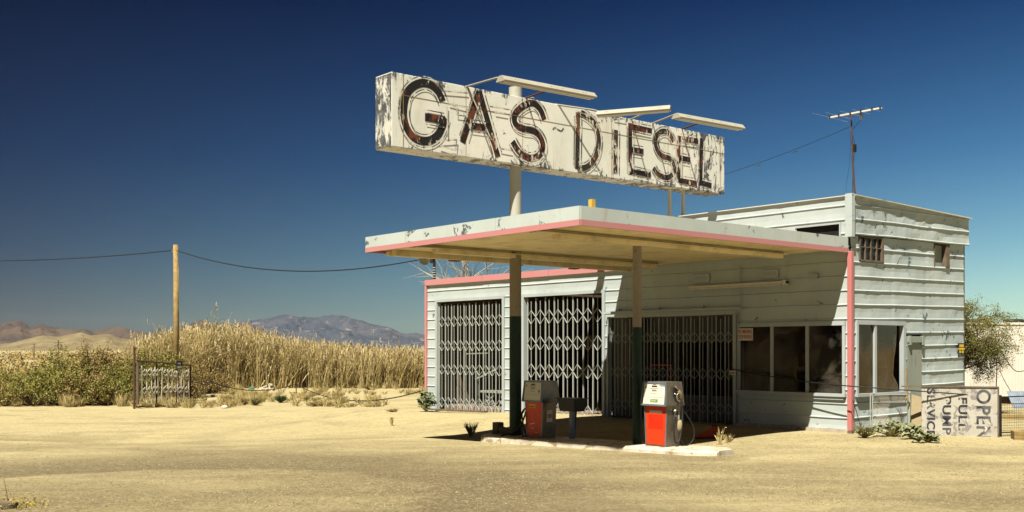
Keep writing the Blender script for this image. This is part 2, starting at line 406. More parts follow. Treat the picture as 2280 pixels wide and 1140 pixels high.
    sc_ = t.n('ShaderNodeVectorMath', operation='SCALE'); t.l(nd.outputs['Color'], sc_.inputs[0]); sc_.inputs['Scale'].default_value = .12
    ad = t.n('ShaderNodeVectorMath', operation='ADD'); t.l(t.tc.outputs['Object'], ad.inputs[0]); t.l(sc_.outputs[0], ad.inputs[1])
    spk = t.n('ShaderNodeTexVoronoi'); spk.inputs['Scale'].default_value = 40; t.l(ad.outputs[0], spk.inputs['Vector'])
    gr2 = t.noise(22, 6, .85)
    c = t.mix(t.math('MULTIPLY', t.ramp(gr2, .46, .64), t.math('ADD', t.math('MULTIPLY', gm, .38), .22)), c, (.14, .11, .06))
    pr = t.n('ShaderNodeSeparateColor'); t.l(spk.outputs['Color'], pr.inputs[0])
    gk = t.math('ADD', t.math('MULTIPLY', gm, .55), .18)
    c = t.mix(t.math('MULTIPLY', t.ramp(pr.outputs[0], .45, 1.0), gk), c, (.13, .10, .055))
    c = t.mix(t.math('MULTIPLY', t.ramp(pr.outputs[1], .70, 1.0), t.math('MULTIPLY', gk, .7)), c, (.60, .51, .32))
    big = t.n('ShaderNodeTexVoronoi'); big.inputs['Scale'].default_value = 9; t.l(t.tc.outputs['Object'], big.inputs['Vector'])
    pb = t.n('ShaderNodeSeparateColor'); t.l(big.outputs['Color'], pb.inputs[0])
    dd = t.ramp(big.outputs['Distance'], .0, .22, True)
    c = t.mix(t.math('MULTIPLY', t.math('MULTIPLY', t.ramp(pb.outputs[2], .80, .82), dd), .6), c, (.12, .09, .05))
    t.color(c); t.rough(.95); t.b.inputs['Specular IOR Level'].default_value = .15
    t.bump(t.math('ADD', t.math('MULTIPLY', fine, .7), t.math('MULTIPLY', grit, .5)), .9, .035)
    return t.m
M['ground'] = groundmat()
def hillmat(name, a, b, c, scale, det=8):
    t = NT(name); n = t.noise(scale, det, .65); n2 = t.noise(scale * 5, 6, .75)
    x = t.mix(t.ramp(n, .42, .58), a, b); x = t.mix(t.ramp(n2, .55, .68), x, c)
    t.color(x); t.rough(.95); t.bump(n2, .8, 1 / scale * .08); return t.m

# ------------------------------------------------------------------ ground and hills
def axis(cn, near, step, far):
    a = []; x = 0
    while x < near: a.append(x); x += step
    s = step
    while x < far: a.append(x); s *= 1.22; x += s
    a.append(far)
    return sorted(set([cn - v for v in a] + [cn + v for v in a]))
xs = axis(-6, 34, .5, 16000); ys = axis(-4, 34, .5, 16000)
g = MB(); nx = len(xs)
g.v = [(x, y, ground_h(x, y)) for y in ys for x in xs]
for j in range(len(ys) - 1):
    for i in range(nx - 1):
        g.f.append([j*nx+i, j*nx+i+1, (j+1)*nx+i+1, (j+1)*nx+i]); g.m.append(0)
tag(g.build('ground', M['ground'], smooth=True), kind='structure')

def ridge(name, prof, dist, thick, mat, seed, rough, nx=220, ny=46, base=-6):
    """a range of hills: crest follows prof (px, py) at distance dist, slopes thick metres to both sides"""
    m = MB(); p0, p1 = prof[0][0], prof[-1][0]
    for j in range(ny):
        v = j / (ny - 1)
        for i in range(nx):
            px = p0 + (p1 - p0) * i / (nx - 1)
            for k in range(len(prof) - 1):
                if prof[k][0] <= px <= prof[k+1][0]:
                    tt = (px - prof[k][0]) / max(1, prof[k+1][0] - prof[k][0]); tt = tt*tt*(3-2*tt)*.5 + tt*.5
                    py = prof[k][1] * (1 - tt) + prof[k+1][1] * tt; break
            H = (HY - py) / F_PX * dist
            d = dist + (v - .62) * thick
            s = v / .62 if v < .62 else (1 - v) / .38
            P = W(px, d, 0)
            q = P / (thick * .22)
            rid = 1 - abs(noise.fractal((q.x, q.y, seed), .9, 2.1, 5)) * 1.5
            f = s ** 1.05
            z = H * f * (1 + rough * (rid - .72) * (1 - f ** 6) * 1.4)
            m.v.append((P.x, P.y, max(base, z + base * (1 - f))))
    for j in range(ny - 1):
        for i in range(nx - 1): m.f.append([j*nx+i, j*nx+i+1, (j+1)*nx+i+1, (j+1)*nx+i]); m.m.append(0)
    return tag(m.build(name, mat, smooth=True), kind='structure')
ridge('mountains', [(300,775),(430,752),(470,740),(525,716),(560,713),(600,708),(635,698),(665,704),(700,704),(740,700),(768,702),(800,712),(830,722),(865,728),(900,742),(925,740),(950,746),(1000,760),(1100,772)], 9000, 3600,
      hillmat('haze_blue_mountain', (.045, .06, .09), (.085, .09, .115), (.25, .22, .20), .0016), 3, .55, nx=300, ny=70)  # blue of the distant haze is mixed into the rock colour
ridge('far_hills', [(-300,760),(-150,735),(-60,728),(0,722),(20,715),(45,714),(70,728),(92,720),(110,726),(150,731),(185,731),(210,736),(245,729),(268,726),(300,736),(340,742),(380,735),(410,726),(432,717),(452,711),(475,722),(505,724),(530,718),(560,722),(600,745),(650,775)], 4200, 1500,
      hillmat('brown_hill_rock', (.075, .055, .05), (.12, .088, .065), (.05, .038, .035), .004), 5, .6, nx=300, ny=60)
ridge('hills', [(-320,772),(-100,768),(-30,770),(20,762),(60,752),(95,745),(130,748),(165,741),(182,738),(205,745),(240,742),(275,752),(320,758),(370,766),(430,775)], 2300, 900,
      hillmat('tan_hill_grass', (.27, .215, .115), (.19, .15, .08), (.10, .08, .045), .01), 9, .5, nx=260, ny=60)

# haze box
hz = MB(); hz.box(-15000, 15000, -15000, 15000, -9, 420)
t = NT('air_haze'); t.t.nodes.remove(t.b)
pv = t.n('ShaderNodeVolumePrincipled'); pv.inputs['Color'].default_value = (.72, .80, .95, 1); pv.inputs['Density'].default_value = .7e-5
pv.inputs['Anisotropy'].default_value = .2
t.l(pv.outputs[0], t.t.nodes['Material Output'].inputs['Volume'])
tag(hz.build('haze', t.m), kind='stuff')

# ------------------------------------------------------------------ station building
ST = empty('gas_station', (0, 0, 0), label='mint green boarded-up filling station with folding gates and pink trim', cat='building')
L0, LS = .005, .3225
def profile(z0, z1):
    o = []
    k = math.floor((z0 - L0) / LS)
    while L0 + k * LS < z1:
        b = L0 + k * LS
        for f, d in ((0, .024), (.05, .027), (.085, .010), (.11, .006), (.5, .002), (.995, .006)):
            z = b + f * LS
            if z0 <= z <= z1: o.append((z, d))
        k += 1
    if o[0][0] > z0: o.insert(0, (z0, .006))
    if o[-1][0] < z1: o.append((z1, .006))
    return o
def siding(name, side, t0, t1, z0, z1, opens, parent, mat, tilt=0, off=0, dent=.008, seed=0, step=.16, topfn=None, seams=()):
    pr = profile(z0, z1)
    for (_, _, a, b) in opens:
        for z in (a, b):
            for i in range(len(pr) - 1):
                if pr[i][0] < z < pr[i+1][0]:
                    f = (z - pr[i][0]) / (pr[i+1][0] - pr[i][0]); pr.insert(i + 1, (z, pr[i][1] * (1-f) + pr[i+1][1] * f)); break
    n = int((t1 - t0) / step) + 1
    T = set(round(t0 + (t1 - t0) * i / n, 5) for i in range(n + 1))
    for (a, b, _, _) in opens: T |= {a, b}
    T = sorted(x for x in T if t0 - 1e-6 <= x <= t1 + 1e-6)
    m = MB(); nt_ = len(T)
    for z, d in pr:
        for x in T:
            e = dent * (noise.noise((x * 1.1, z * 2.3, seed)) + .6 * noise.noise((x * 3.3, z * 5, seed + 4)))
            wob = .008 * noise.noise((x * .8, round((z - L0) / LS) * 3.1, seed + 8)) + .012 * noise.noise((x * .35, 0, seed + 20))
            for sx in seams:
                if abs(x - sx) < .09: e -= .006
            zz = z + wob + tilt * x
            if topfn: zz = min(zz, topfn(x))
            o = d + e + off
            m.v.append((x, -o, zz) if side == 'front' else (o, x, zz))
    for j in range(len(pr) - 1):
        zm = (pr[j][0] + pr[j+1][0]) / 2
        for i in range(nt_ - 1):
            tm = (T[i] + T[i+1]) / 2
            if any(a < tm < b and c < zm < d for a, b, c, d in opens): continue
            q = [j*nt_+i, j*nt_+i+1, (j+1)*nt_+i+1, (j+1)*nt_+i]
            m.f.append(q); m.m.append(0)
    return m.build(name, mat, parent)
WB = (-3.12, -.13, .87, 2.50)      # front windows
SF = (-7.66, -3.16, -.3, 2.78)     # barred shop front
UPV = (-1.42, -.25, 4.16, 4.77)    # slot above canopy
siding('front_wall', 'front', -6.95, -.02, .08, 5.38, [WB, (-6.95, -3.16, -.3, 2.78), UPV], ST, M['mint'], seed=1, dent=.006, seams=(-4.55, -1.9))
B2 = (-11.3, -7.9, -.4, 3.50); B1 = (-15.82, -12.35, -.4, 3.50)
siding('garage_front_wall', 'front', -16.42, -6.952, -.25, 4.10, [B1, B2, (-7.66, -6.952, -.4, 2.78)], ST, M['mint'], seed=5, dent=.006)
SW = (.24, 2.25, .87, 2.52); DR = (2.40, 3.10, -.3, 2.23); U1 = (.37, 1.31, 3.93, 4.49); U2 = (3.68, 4.38, 3.93, 4.50)
siding('side_wall', 'side', .02, 5.18, .0, 4.50, [SW, DR, U1, U2], ST, M['mint_side'], tilt=.0135, seed=11, dent=.012, seams=(1.75, 3.3))
siding('upper_side_panel', 'side', .02, 5.36, 4.505, 5.40, [], ST, M['mint_side'], tilt=.0135, off=.05, seed=16, dent=.026, topfn=lambda x: 5.385 - .024 * x, seams=(3.4,))
m = MB(); m.box(-16.4, .0, .35, 9, -.3, .0); m.build('floor_slab', M['glassdark'], ST)
# roofs, back walls, inner partitions
m = MB(); m.box(-6.93, -.01, .04, 5.3, 5.16, 5.22); m.box(-16.3, -6.99, .04, 8.9, 4.02, 4.08); m.build('roof', M['concrete'], ST)
m = MB(); m.box(-6.96, -.03, 5.2, 5.3, -.2, 5.2); m.box(-7.02, -6.97, .05, 8.9, -.2, 4.0); m.box(-7.0, -6.94, .02, 5.2, 4.0, 5.37)
m.box(-16.42, -16.34, .02, 9, -.4, 4.1); m.box(-16.34, -6.97, 8.9, 9, -.4, 4.1); m.build('back_wall', M['woodold'], ST)
# foundation
m = MB()
for i in range(40):
    a = -3.2 + i * .08; r = random.uniform(-.012, .02)
    m.box(a, a + .08, -.075 - r, .03, -.25, .085 + r * .5)
m.box(.02, .07, .05, 5.15, -.3, .01 )
m.build('foundation', M['concrete'], ST)
# parapet cap, corner trims
m = MB()
m.box(-6.95, -.03, -.055, .05, 5.381, 5.40)
m.hexa([(.0,.06,5.382),(.125,.06,5.39),(.135,5.38,5.262),(-.05,5.38,5.262),(.0,.06,5.405),(.125,.06,5.405),(.135,5.38,5.285),(-.05,5.38,5.285)])
m.build('roof_edge_cap', M['white'], ST)
m = MB(); m.box(-.06, .12, -.11, .02, 4.44, 5.42); m.build('corner_post', M['mint_side'], ST, bevel=.006)
m = MB(); m.box(-.02, .09, -.08, .02, .06, 4.12); m.build('corner_trim', M['pink_post'], ST, bevel=.006)
tag(ST.children[-1], 'pink painted corner trim')
m = MB(); m.box(-.01, .10, -.09, .02, -.12, .055); m.build('post_base', M['woodold'], ST)
m = MB()
for a in range(9):
    x0 = -16.5 + a * 1.06; m.box(x0, x0 + 1.055, -.07 - .004*(a % 3), .06, 4.09, 4.275 + .006 * (a % 2))
m.build('garage_fascia', M['pink'], ST); tag(ST.children[-1], 'pink strip along the garage roof edge')
m = MB(); m.box(-16.52, -16.42, -.06, .05, -.3, 4.09); m.build('garage_corner_trim', M['pink'], ST)
# canopy
X1, Y0, Y1 = -7.0, -8.43, -.08
cn = MB(); cn.box(X1 + .02, -.02, Y0 + .02, Y1, 4.18, 4.41)
CP = cn.build('canopy', M['concrete'], ST)
m = MB(); ny = 34
for i in range(ny):
    y0 = Y0 + .02 + i * (Y1 - Y0) / ny; y1 = y0 + (Y1 - Y0) / ny - .012
    m.box(X1 + .03, -.03, y0, min(y1, Y1), 4.155, 4.179)
m.build('soffit', M['cream'], CP)
m = MB()
for a, b, c, d in ((-7.0, -4.66, 0, 0), (-4.655, -2.34, 0, 0), (-2.335, .0, 0, 0)): m.box(a, b, Y0 - .012, Y0 + .019, 4.195, 4.435)
for a, b in ((Y0 + .02, -5.7), (-5.695, -2.9), (-2.895, -.09)): m.box(-.019, .012, a, b, 4.195, 4.435)
m.box(X1 - .012, X1 + .019, Y0 + .02, Y1, 4.195, 4.435)
m.build('fascia', M['mint_chipped'], CP)
m = MB()
m.box(-7.0, .003, Y0 - .015, Y0 + .02, 4.09, 4.194); m.box(-.02, .015, Y0 + .021, -.09, 4.09, 4.194); m.box(X1 - .015, X1 + .02, Y0 + .021, Y1, 4.09, 4.194)
m.build('pink_stripe', M['pink'], CP)
def ibeam(x):
    m = MB()
    m.box(x - .14, x + .14, Y0 + .03, -.75, 4.07, 4.088); m.box(x - .02, x + .02, Y0 + .03, -.75, 4.089, 4.154)
    m.box(x - .11, x + .11, Y0 + .6, -.9, 3.99, 4.068)
    return m
for x in (-1.26, -5.16): ibeam(x).build('beam', M['beam'], CP)
m = MB(); m.box(-6.72, -6.55, Y0 + .5, Y1 - .2, 4.02, 4.15); 
for i in range(4): m.box(-6.86, -6.74, Y0 + .45 + i * 1.95, Y0 + 2.25 + i * 1.95, 4.03, 4.12)
m.build('edge_light_row', M['beam'], CP)
for i in range(1, 4):
    m = MB(); y = Y0 + .4 + i * 1.95; m.box(-6.88, -6.7, y - .12, y + .12, 4.0, 4.05); m.build('bracket', M['woodold'], CP)
m = MB(); m.tube([(-1.33, -5.56, 2.35), (-1.33, -5.56, 3.99)], .092, 20); c1 = m.build('column', M['post'], ST, smooth=False)
m = MB(); m.tube([(-1.33, -5.56, -.05), (-1.33, -5.56, 2.35)], .094, 20); m.build('green_paint_band', M['green_post'], c1)
# window frames
def wframe_front(x0, x1, z0, z1, cuts, name='window'):
    m = MB(); d = .03
    m.box(x0 - .03, x1 + .03, -.055, .06, z1 - .05, z1 + .05); m.box(x0 - .05, x1 + .05, -.09, .06, z0 - .05, z0 + .02)
    m.box(x0, x1, -.06, .05, z0 - .12, z0 - .055)
    m.box(x0 - .03, x0 + .04, -.05, .06, z0 + .021, z1 - .051); m.box(x1 - .04, x1 + .03, -.05, .06, z0 + .021, z1 - .051)
    for c in cuts: m.box(c - .035, c + .035, -.04, .05, z0 + .021, z1 - .051)
    f = m.build(name, M['trim'], ST)
    e = [x0 + .04] + [q for c in cuts for q in (c - .035, c + .035)] + [x1 - .04]
    for i in range(0, len(e), 2):
        g = MB(); g.box(e[i], e[i+1], .005, .009, z0 + .021, z1 - .051); g.build('pane', M['glass'], f)
    return f
wframe_front(*WB[:2], *WB[2:], (-2.12, -1.12))
def wframe_side(y0, y1, z0, z1, cuts, broken=False):
    m = MB(); T = lambda y: .0135 * y
    m.box(-.06, .055, y0 - .03, y1 + .06, z1 - .05, z1 + .05); m.box(-.06, .085, y0 - .04, y1 + .06, z0 - .05, z0 + .02)
    m.box(-.06, .055, y0 - .03, y0 + .04, z0 + .021, z1 - .051); m.box(-.06, .055, y1 - .05, y1 + .05, z0 + .021, z1 - .051)
    for c in cuts: m.box(-.05, .045, c - .045, c + .045, z0 + .021, z1 - .051)
    f = m.build('window', M['trim'], ST)
    g = MB(); g.box(-.009, -.005, y0 + .04, cuts[0] - .045, z0 + .021, z1 - .051); g.build('pane', M['glass'], f)
    # second pane is broken: a jagged edge on the right side
    pts = [(cuts[0] + .045, z0 + .021), (y1 - .18, z0 + .021), (y1 - .22, z0 + .2), (y1 - .42, z0 + .42), (y1 - .38, z0 + .8), (y1 - .30, z0 + 1.1), (y1 - .26, z1 - .051), (cuts[0] + .045, z1 - .051)]
    g = MB(); k = len(pts); g.add([(-.009, a, b) for a, b in pts] + [(-.005, a, b) for a, b in pts], [tuple(range(k))[::-1], tuple(range(k, 2*k))] + [((i+1) % k, i, k + i, k + (i+1) % k) for i in range(k)])
    o = g.build('pane', M['glass'], f); tag(o, 'broken dusty pane with a jagged edge')
wframe_side(*SW[:2], SW[2] + .0, SW[3] + .0, (1.0,))
m = MB()
for i in range(14):   # sagging blind slats / net
    z = 2.2 - i * .028; s = .10 + i * .012
    m.tube(sag((-.10, 1.06, z), (-.12, 2.0 - i * .02, z - .22 - i*.01), s * .5, 8), .004, 4)
for i in range(7):
    m.tube(sag((-.10, 1.06, 1.75 - i * .03), (-.12, 1.75, 1.72 - i*.02), .16 + .03 * i, 8), .0035, 4)
tag(m.build('fallen_blind', M['cream']), 'torn sagging blind hanging behind the broken side window', 'blind')
# upper windows of side wall
m = MB(); y0, y1, z0, z1 = U1; z0 += .012; z1 += .012
m.box(-.04, .035, y0 - .02, y0 + .025, z0, z1); m.box(-.04, .045, y1 - .03, y1 + .03, z0, z1 - .0); m.box(-.04, .04, y0 + .026, y1 - .031, z0 - .02, z0 + .022); m.box(-.04, .04, y0 + .026, y1 - .031, z1 - .035, z1)
for i in range(1, 4): y = y0 + (y1 - y0) * i / 4; m.box(-.02, .025, y - .014, y + .014, z0 + .023, z1 - .036)
m.box(-.015, .02, y0 + .026, y1 - .031, z0 + .30, z0 + .32)
f = m.build('window', M['woodold'], ST)
for i in range(4):
    a = y0 + .03 + (y1 - y0 - .03) * i / 4
    g = MB(); g.box(-.012, -.008, a, a + (y1 - y0) / 4 - .03, z0 + .023, z1 - .036); g.build('pane', M['glass'], f)
m = MB(); y0, y1, z0, z1 = U2; z0 += .05; z1 += .06
m.box(-.1, .03, y0 + .0, y0 + .02, z0, z1); m.box(-.12, .05, y1 - .16, y1 + .01, z0, z1 - .01); m.box(-.1, .035, y0 + .02, y1 - .161, z1 - .03, z1)
f = m.build('window', M['woodold'], ST)
g = MB(); g.box(-.09, -.07, y0 + .02, y1 - .17, z0 - .06, z1 - .05); g.build('boarding', M['greyboard'], f)
m = MB(); x0, x1, z0, z1 = UPV
m.box(x0 - .03, x1 + .03, -.03, .02, z1 - .005, z1 + .03); m.box(x1 - .01, x1 + .03, -.03, .02, z0, z1 - .006)
f = m.build('window', M['trim'], ST); g = MB(); g.box(x0, x1 - .011, .05, .055, z0, z1 - .006); g.build('opening_shade_sheet', M['black'], f)  # black sheet stands in for the darkness inside the open slot
# inside of the office
m = MB(); m.box(-3.3, -3.2, .1, 5.1, 0, 2.75); m.box(-6.9, -.1, .1, 5.15, 2.76, 2.80); m.box(-6.9, -.1, 4.2, 4.25, 0, 2.7); m.build('inner_wall', M['glassdark'], ST)
m = MB(); m.box(-2.9, -1.2, 1.6, 2.1, .85, .9); m.box(-2.85, -2.8, 1.65, 2.05, 0, .85); m.box(-1.3, -1.25, 1.65, 2.05, 0, .85); m.box(-2.7, -2.3, 1.7, 2.0, .9, 1.25)
m.box(-2.0, -1.7, 1.7, 1.95, .9, 1.1)
tag(m.build('counter', M['woodold']), 'old wooden counter with boxes inside the office', 'counter')
m = MB(); m.quad((-.85, .5, 1.0), (-.45, .5, 1.02), (-.45, .42, 1.35), (-.85, .45, 1.3)); m.box(-.95, -.3, .25, .6, .80, .86); m.box(-.7, -.4, .3, .5, .861, .93); m.box(-1.6, -1.25, .2, .4, .80, .90)
tag(m.build('paper_pile', M['white']), 'faded papers and rags lying behind the right front window', 'papers')
m = MB()
for p in ((-1.78, 1.1, 1.98), (-1.75, 1.1, 2.05), (-1.72, 1.1, 1.99)): m.box(p[0] - .06, p[0] + .06, .9, .93, p[2] - .07, p[2] + .06)
tag(m.build('paper_note', M['white']), 'small torn paper hanging inside the middle front window', 'paper')
m = MB(); m.tube(cat_curve([(-1.95, .7, 1.72), (-1.9, .7, 1.55), (-1.97, .7, 1.35), (-1.93, .7, 1.15)]), .028, 6)
tag(m.build('ribbon', M['yellowlab']), 'yellow striped strip hanging inside the middle front window', 'strip')
# side door
m = MB(); y0, y1, z0, z1 = DR; m.box(-.03, .03, y0 + .0, y1 - .04, 0, z1 - .01)
D = m.build('door', M['greyboard'], ST); tag(D, 'weathered grey boarded side door')
m = MB(); m.box(.031, .08, y0 + .0, y1 - .0, z1 - .16, z1 - .02); m.box(.031, .10, y0 + .02, y0 + .09, z1 - .22, z1 + .0); m.box(.031, .10, y1 - .1, y1 - .03, z1 - .22, z1 + .0)
m.build('door_rail', M['greyboard'], D)
# vents, fluorescent tube on the front wall
for (a, b) in ((1545, 1580), (1695, 1733)):
    p = onY(a, 590 - (a - 1545) * .075, -.03); q = onY(b, 608 - (b - 1545) * .06 , -.03)
    m = MB(); m.box(p.x, q.x, -.055, -.01, 3.63, 3.83); m.build('vent_plate', M['mint'], ST, bevel=.008)
    v = MB(); v.box(p.x + .07, q.x - .07, -.065, -.056, 3.69, 3.77); v.build('vent_recess', M['trim'], ST.children[-1])
m = MB(); m.box(-4.62, -1.62, -.16, -.045, 3.47, 3.53); m.tube([(-4.6, -.13, 3.45), (-1.75, -.13, 3.45)], .022, 8); m.box(-1.72, -1.62, -.17, -.04, 3.42, 3.55)
tag(m.build('fluorescent_light', M['white'], ST), 'long fluorescent light under the canopy')
m = MB(); m.box(-1.05, -.8, -.09, -.04, 3.55, 3.66); m.build('wall_bracket', M['trim'], ST)
m = MB(); m.tube([(-3.04, -.05, 2.97), (-3.04, -.05, 3.98)], .011, 6); m.build('conduit', M['trim'], ST)
# bay door frames
for (a, b, _, zt) in (B1, B2):
    m = MB(); m.box(a - .10, a + .0, -.055, .12, -.2, zt + .09); m.box(b - .0, b + .10, -.055, .12, -.1, zt + .09); m.box(a + .001, b - .001, -.055, .12, zt + .0, zt + .09)
    m.build('bay_frame', M['trim'], ST)
m = MB(); m.box(-7.72, -7.66, -.03, .1, -.05, 2.80); m.build('shop_front_jamb', M['trim'], ST)
m = MB(); m.box(-3.16, -3.12, -.04, .2, .0, 2.80); m.build('shop_front_jamb', M['trim'], ST)
# shop front behind gate
m = MB(); m.box(-7.64, -6.5, .10, .14, 0, 2.78); m.build('shop_side_panel', M['shopdark'], ST)  # coloured darker than the wall so the gate bars stand out
m = MB(); m.box(-6.6, -3.2, .36, .40, 2.1, 2.78); m.box(-6.6, -3.2, .36, .40, 0, .7)
m.box(-6.6, -6.5, .3, .4, .7, 2.1); m.box(-5.55, -5.4, .3, .4, .7, 2.1); m.box(-4.4, -4.3, .3, .4, 0, 2.1); m.box(-3.5, -3.2, .3, .4, 0, 2.1)
m.build('shop_front', M['shopdark'], ST)
m = MB(); m.box(-6.4, -5.6, .30, .32, 1.45, 1.50); m.box(-6.4, -6.34, .30, .32, .9, 1.45); m.box(-5.66, -5.6, .30, .32, .9, 1.45)
tag(m.build('inner_sign_frame', M['redtext'], ST), 'faded red frame behind the shop gate')

def scissor_gate(x0, x1, z0, z1, n, rows, y=-.02, ragged=.0, mat='gatebar', name='folding_gate', lean=0, parent=ST, thick=.021, seed=1):
    rd = random.Random(seed); m = MB(); wd = (x1 - x0) / n
    P = [(x0 + i * wd + rd.uniform(-.03, .03) * ragged) for i in range(n + 1)]
    Q = [(P[i] + P[i+1]) / 2 + rd.uniform(-.02, .02) * ragged for i in range(n)]
    X = lambda x, z: x + lean * (z - z0)
    for p in P:
        b = z0 + rd.uniform(0, .04); l = rd.uniform(-.02, .02) * ragged
        m.bar((X(p, z0), y, b), (X(p, z1) + l, y, z1), thick * 1.0, thick * 1.0)
    for q in Q:
        b = z0 + rd.uniform(.03, .09)
        m.bar((X(q, z0), y - .02, b), (X(q, z1), y - .02, z1 - rd.uniform(.0, .1)), thick * .5, thick * .5)
    H = wd * .52
    for zr in rows:
        for i in range(n):
            for s in (-1, 1):
                dz = rd.uniform(-.008, .008)
                m.bar((X(P[i], zr), y - .012, zr), (X(Q[i], zr), y - .026, zr + s * H + dz), thick * .7, thick * .4)
                m.bar((X(P[i+1], zr), y - .012, zr), (X(Q[i], zr), y - .026, zr + s * H + dz), thick * .7, thick * .4)
    return m.build(name, M[mat], parent)
gA = scissor_gate(-15.78, -12.40, -.12, 3.42, 10, (.12, 1.22, 2.02, 2.83), y=.04, ragged=1, seed=3, thick=.029)
gB = scissor_gate(-11.20, -7.96, -.02, 3.46, 8, (.06, 1.25, 2.08, 2.88), y=.04, ragged=.8, seed=4, thick=.032)
gC = scissor_gate(-7.62, -3.20, .02, 2.74, 16, (.40, 1.28, 2.2), y=-.10, ragged=.6, seed=5, thick=.022)
tag(gC, 'grey folding gate across the shop front')
m = MB(); m.box(-7.7, -3.0, -.17, -.08, 2.89, 2.955)
for x in (-7.2, -5.7, -4.2): m.box(x - .02, x + .02, -.12, -.05, 2.955, 3.03)
m.build('gate_track', M['trim'], gC)
m = MB(); m.box(-3.20, -3.15, -.13, -.08, .02, 2.85); m.build('gate_jamb', M['trim'], gC)
# junk in the bays
m = MB(); m.bar((-14.9, .9, .9), (-13.9, 1.3, 1.35), .05); m.bar((-15.3, .8, 1.75), (-14.2, .9, 1.78), .035); m.bar((-15.35, .8, 0), (-15.35, .8, 1.9), .05); m.bar((-14.9, 1, 0), (-14.9, 1, 1.2), .04)
m.box(-14.8, -13.4, 1.0, 1.6, .45, .52); m.bar((-14.7, 1, 0), (-14.0, 1.1, .45), .04); m.bar((-14.0, 1, 0), (-14.7, 1.1, .45), .04); m.bar((-13.8, 1, 0), (-13.5, 1.1, .45), .04); m.bar((-13.5, 1, 0), (-13.8, 1.1, .45), .04)
tag(m.build('work_trestle', M['greyboard']), 'old trestle and pipe frame standing inside the left garage bay', 'trestle')
m = MB(); m.box(-16.2, -7.1, 5.5, 5.6, 1.9, 2.4); m.box(-16.2, -12.0, 4.5, 4.58, .9, 1.3)
tag(m.build('shelf', M['woodold']), 'dusty shelf boards along the back of the garage', 'shelf')
m = MB(); m.lathe([(0, 0), (.28, 0), (.29, .3), (.28, .6), (.29, .9), (0, .9)], (-13.2, 1.9, 0), 18)
tag(m.build('oil_drum', M['rust'], smooth=False), 'dark drum standing inside the left garage bay', 'drum')
m = MB(); m.bar((-15.8, -.55, -.10), (-12.7, -.42, -.06), .16, .05)
tag(m.build('plank', M['woodold']), 'fallen plank lying along the foot of the left folding gate', 'plank')

# ------------------------------------------------------------------ text helper
def text_mesh(body, size, mat, parent, M4, name='lettering', depth=.002, align='LEFT', offset=0, sx=1, space=1):
    c = bpy.data.curves.new('t', 'FONT'); c.body = body; c.size = size; c.extrude = depth; c.align_x = align; c.offset = offset; c.space_character = space
    o = bpy.data.objects.new('t', c); col.objects.link(o)
    bpy.context.view_layer.update()
    me = bpy.data.meshes.new_from_object(o.evaluated_get(bpy.context.evaluated_depsgraph_get()))
    bpy.data.objects.remove(o)
    me.transform(M4 @ Matrix.Scale(sx, 4, (1, 0, 0))); me.materials.clear(); me.materials.append(mat); me.name = name
    n = bpy.data.objects.new(name, me); col.objects.link(n)
    if parent: n.parent = parent
    return n
def frame4(o, r, u):
    r = Vector(r).normalized(); u = Vector(u).normalized(); n = r.cross(u)
    return Matrix(((r.x, u.x, n.x, o[0]), (r.y, u.y, n.y, o[1]), (r.z, u.z, n.z, o[2]), (0, 0, 0, 1)))
FR, UPZ = (1, 0, 0), (0, 0, 1)

# ------------------------------------------------------------------ big sign
SX, SB, ST_, SV0, SV1, SWD = -4.86, 6.10, 7.64, None, None, .61
v0 = onX(872, 200, SX).y; v1 = onX(1613, 350, SX).y
SG = empty('pole_sign', (-5.16, -5.56, 0), label='long weathered white sign reading GAS DIESEL on a steel pole above the canopy', cat='sign')
def sgb(m, name, mat, par=None, **k):
    o = m.build(name, mat, par or SG, **k)
    if par is None: o.matrix_parent_inverse = Matrix.Translation((5.16, 5.56, 0))
    return o
SG.location = (-5.16, -5.56, 0)
XB = SX - SWD
m = MB(); 
m.box(XB, SX, v0, v1, SB, ST_)
sb = sgb(m, 'sign_box', M['signface'], bevel=.012)
m = MB(); m.box(XB + .01, SX - .01, v0 - .006, v0 - .001, SB + .02, ST_ - .02); sgb(m, 'end_panel', M['signend'], sb)
m = MB()
yy = v0 + .28
m.box(SX + .001, SX + .007, yy, yy + .012, SB + .01, ST_ - .01)
for px in (1037, 1163, 1361, 1487): 
    y = onX(px, 300, SX).y; m.box(SX + .001, SX + .005, y, y + .008, SB + .01, ST_ - .01)
m.box(SX + .001, SX + .006, v0 + .3, v1 - .02, 7.19, 7.198)
sgb(m, 'panel_seam', M['pinewood'], sb)
m = MB(); m.tube([(-5.16, -5.56, SB), (-5.16, -5.56, 4.42)], .135, 28); sgb(m, 'pole', M['polelight'])
m = MB(); m.tube([(-5.16, -5.56, ST_), (-5.16, -5.56, ST_ + .28)], .15, 28)
sgb(m, 'pole_top', M['polelight'])
m = MB(); m.tube([(-5.16, -5.56, 4.15), (-5.16, -5.56, 2.66)], .135, 28); sgb(m, 'lower_pole', M['post'])
m = MB(); m.tube([(-5.16, -5.56, 2.66), (-5.16, -5.56, -.15)], .138, 28); sgb(m, 'green_paint_band', M['green_post'])
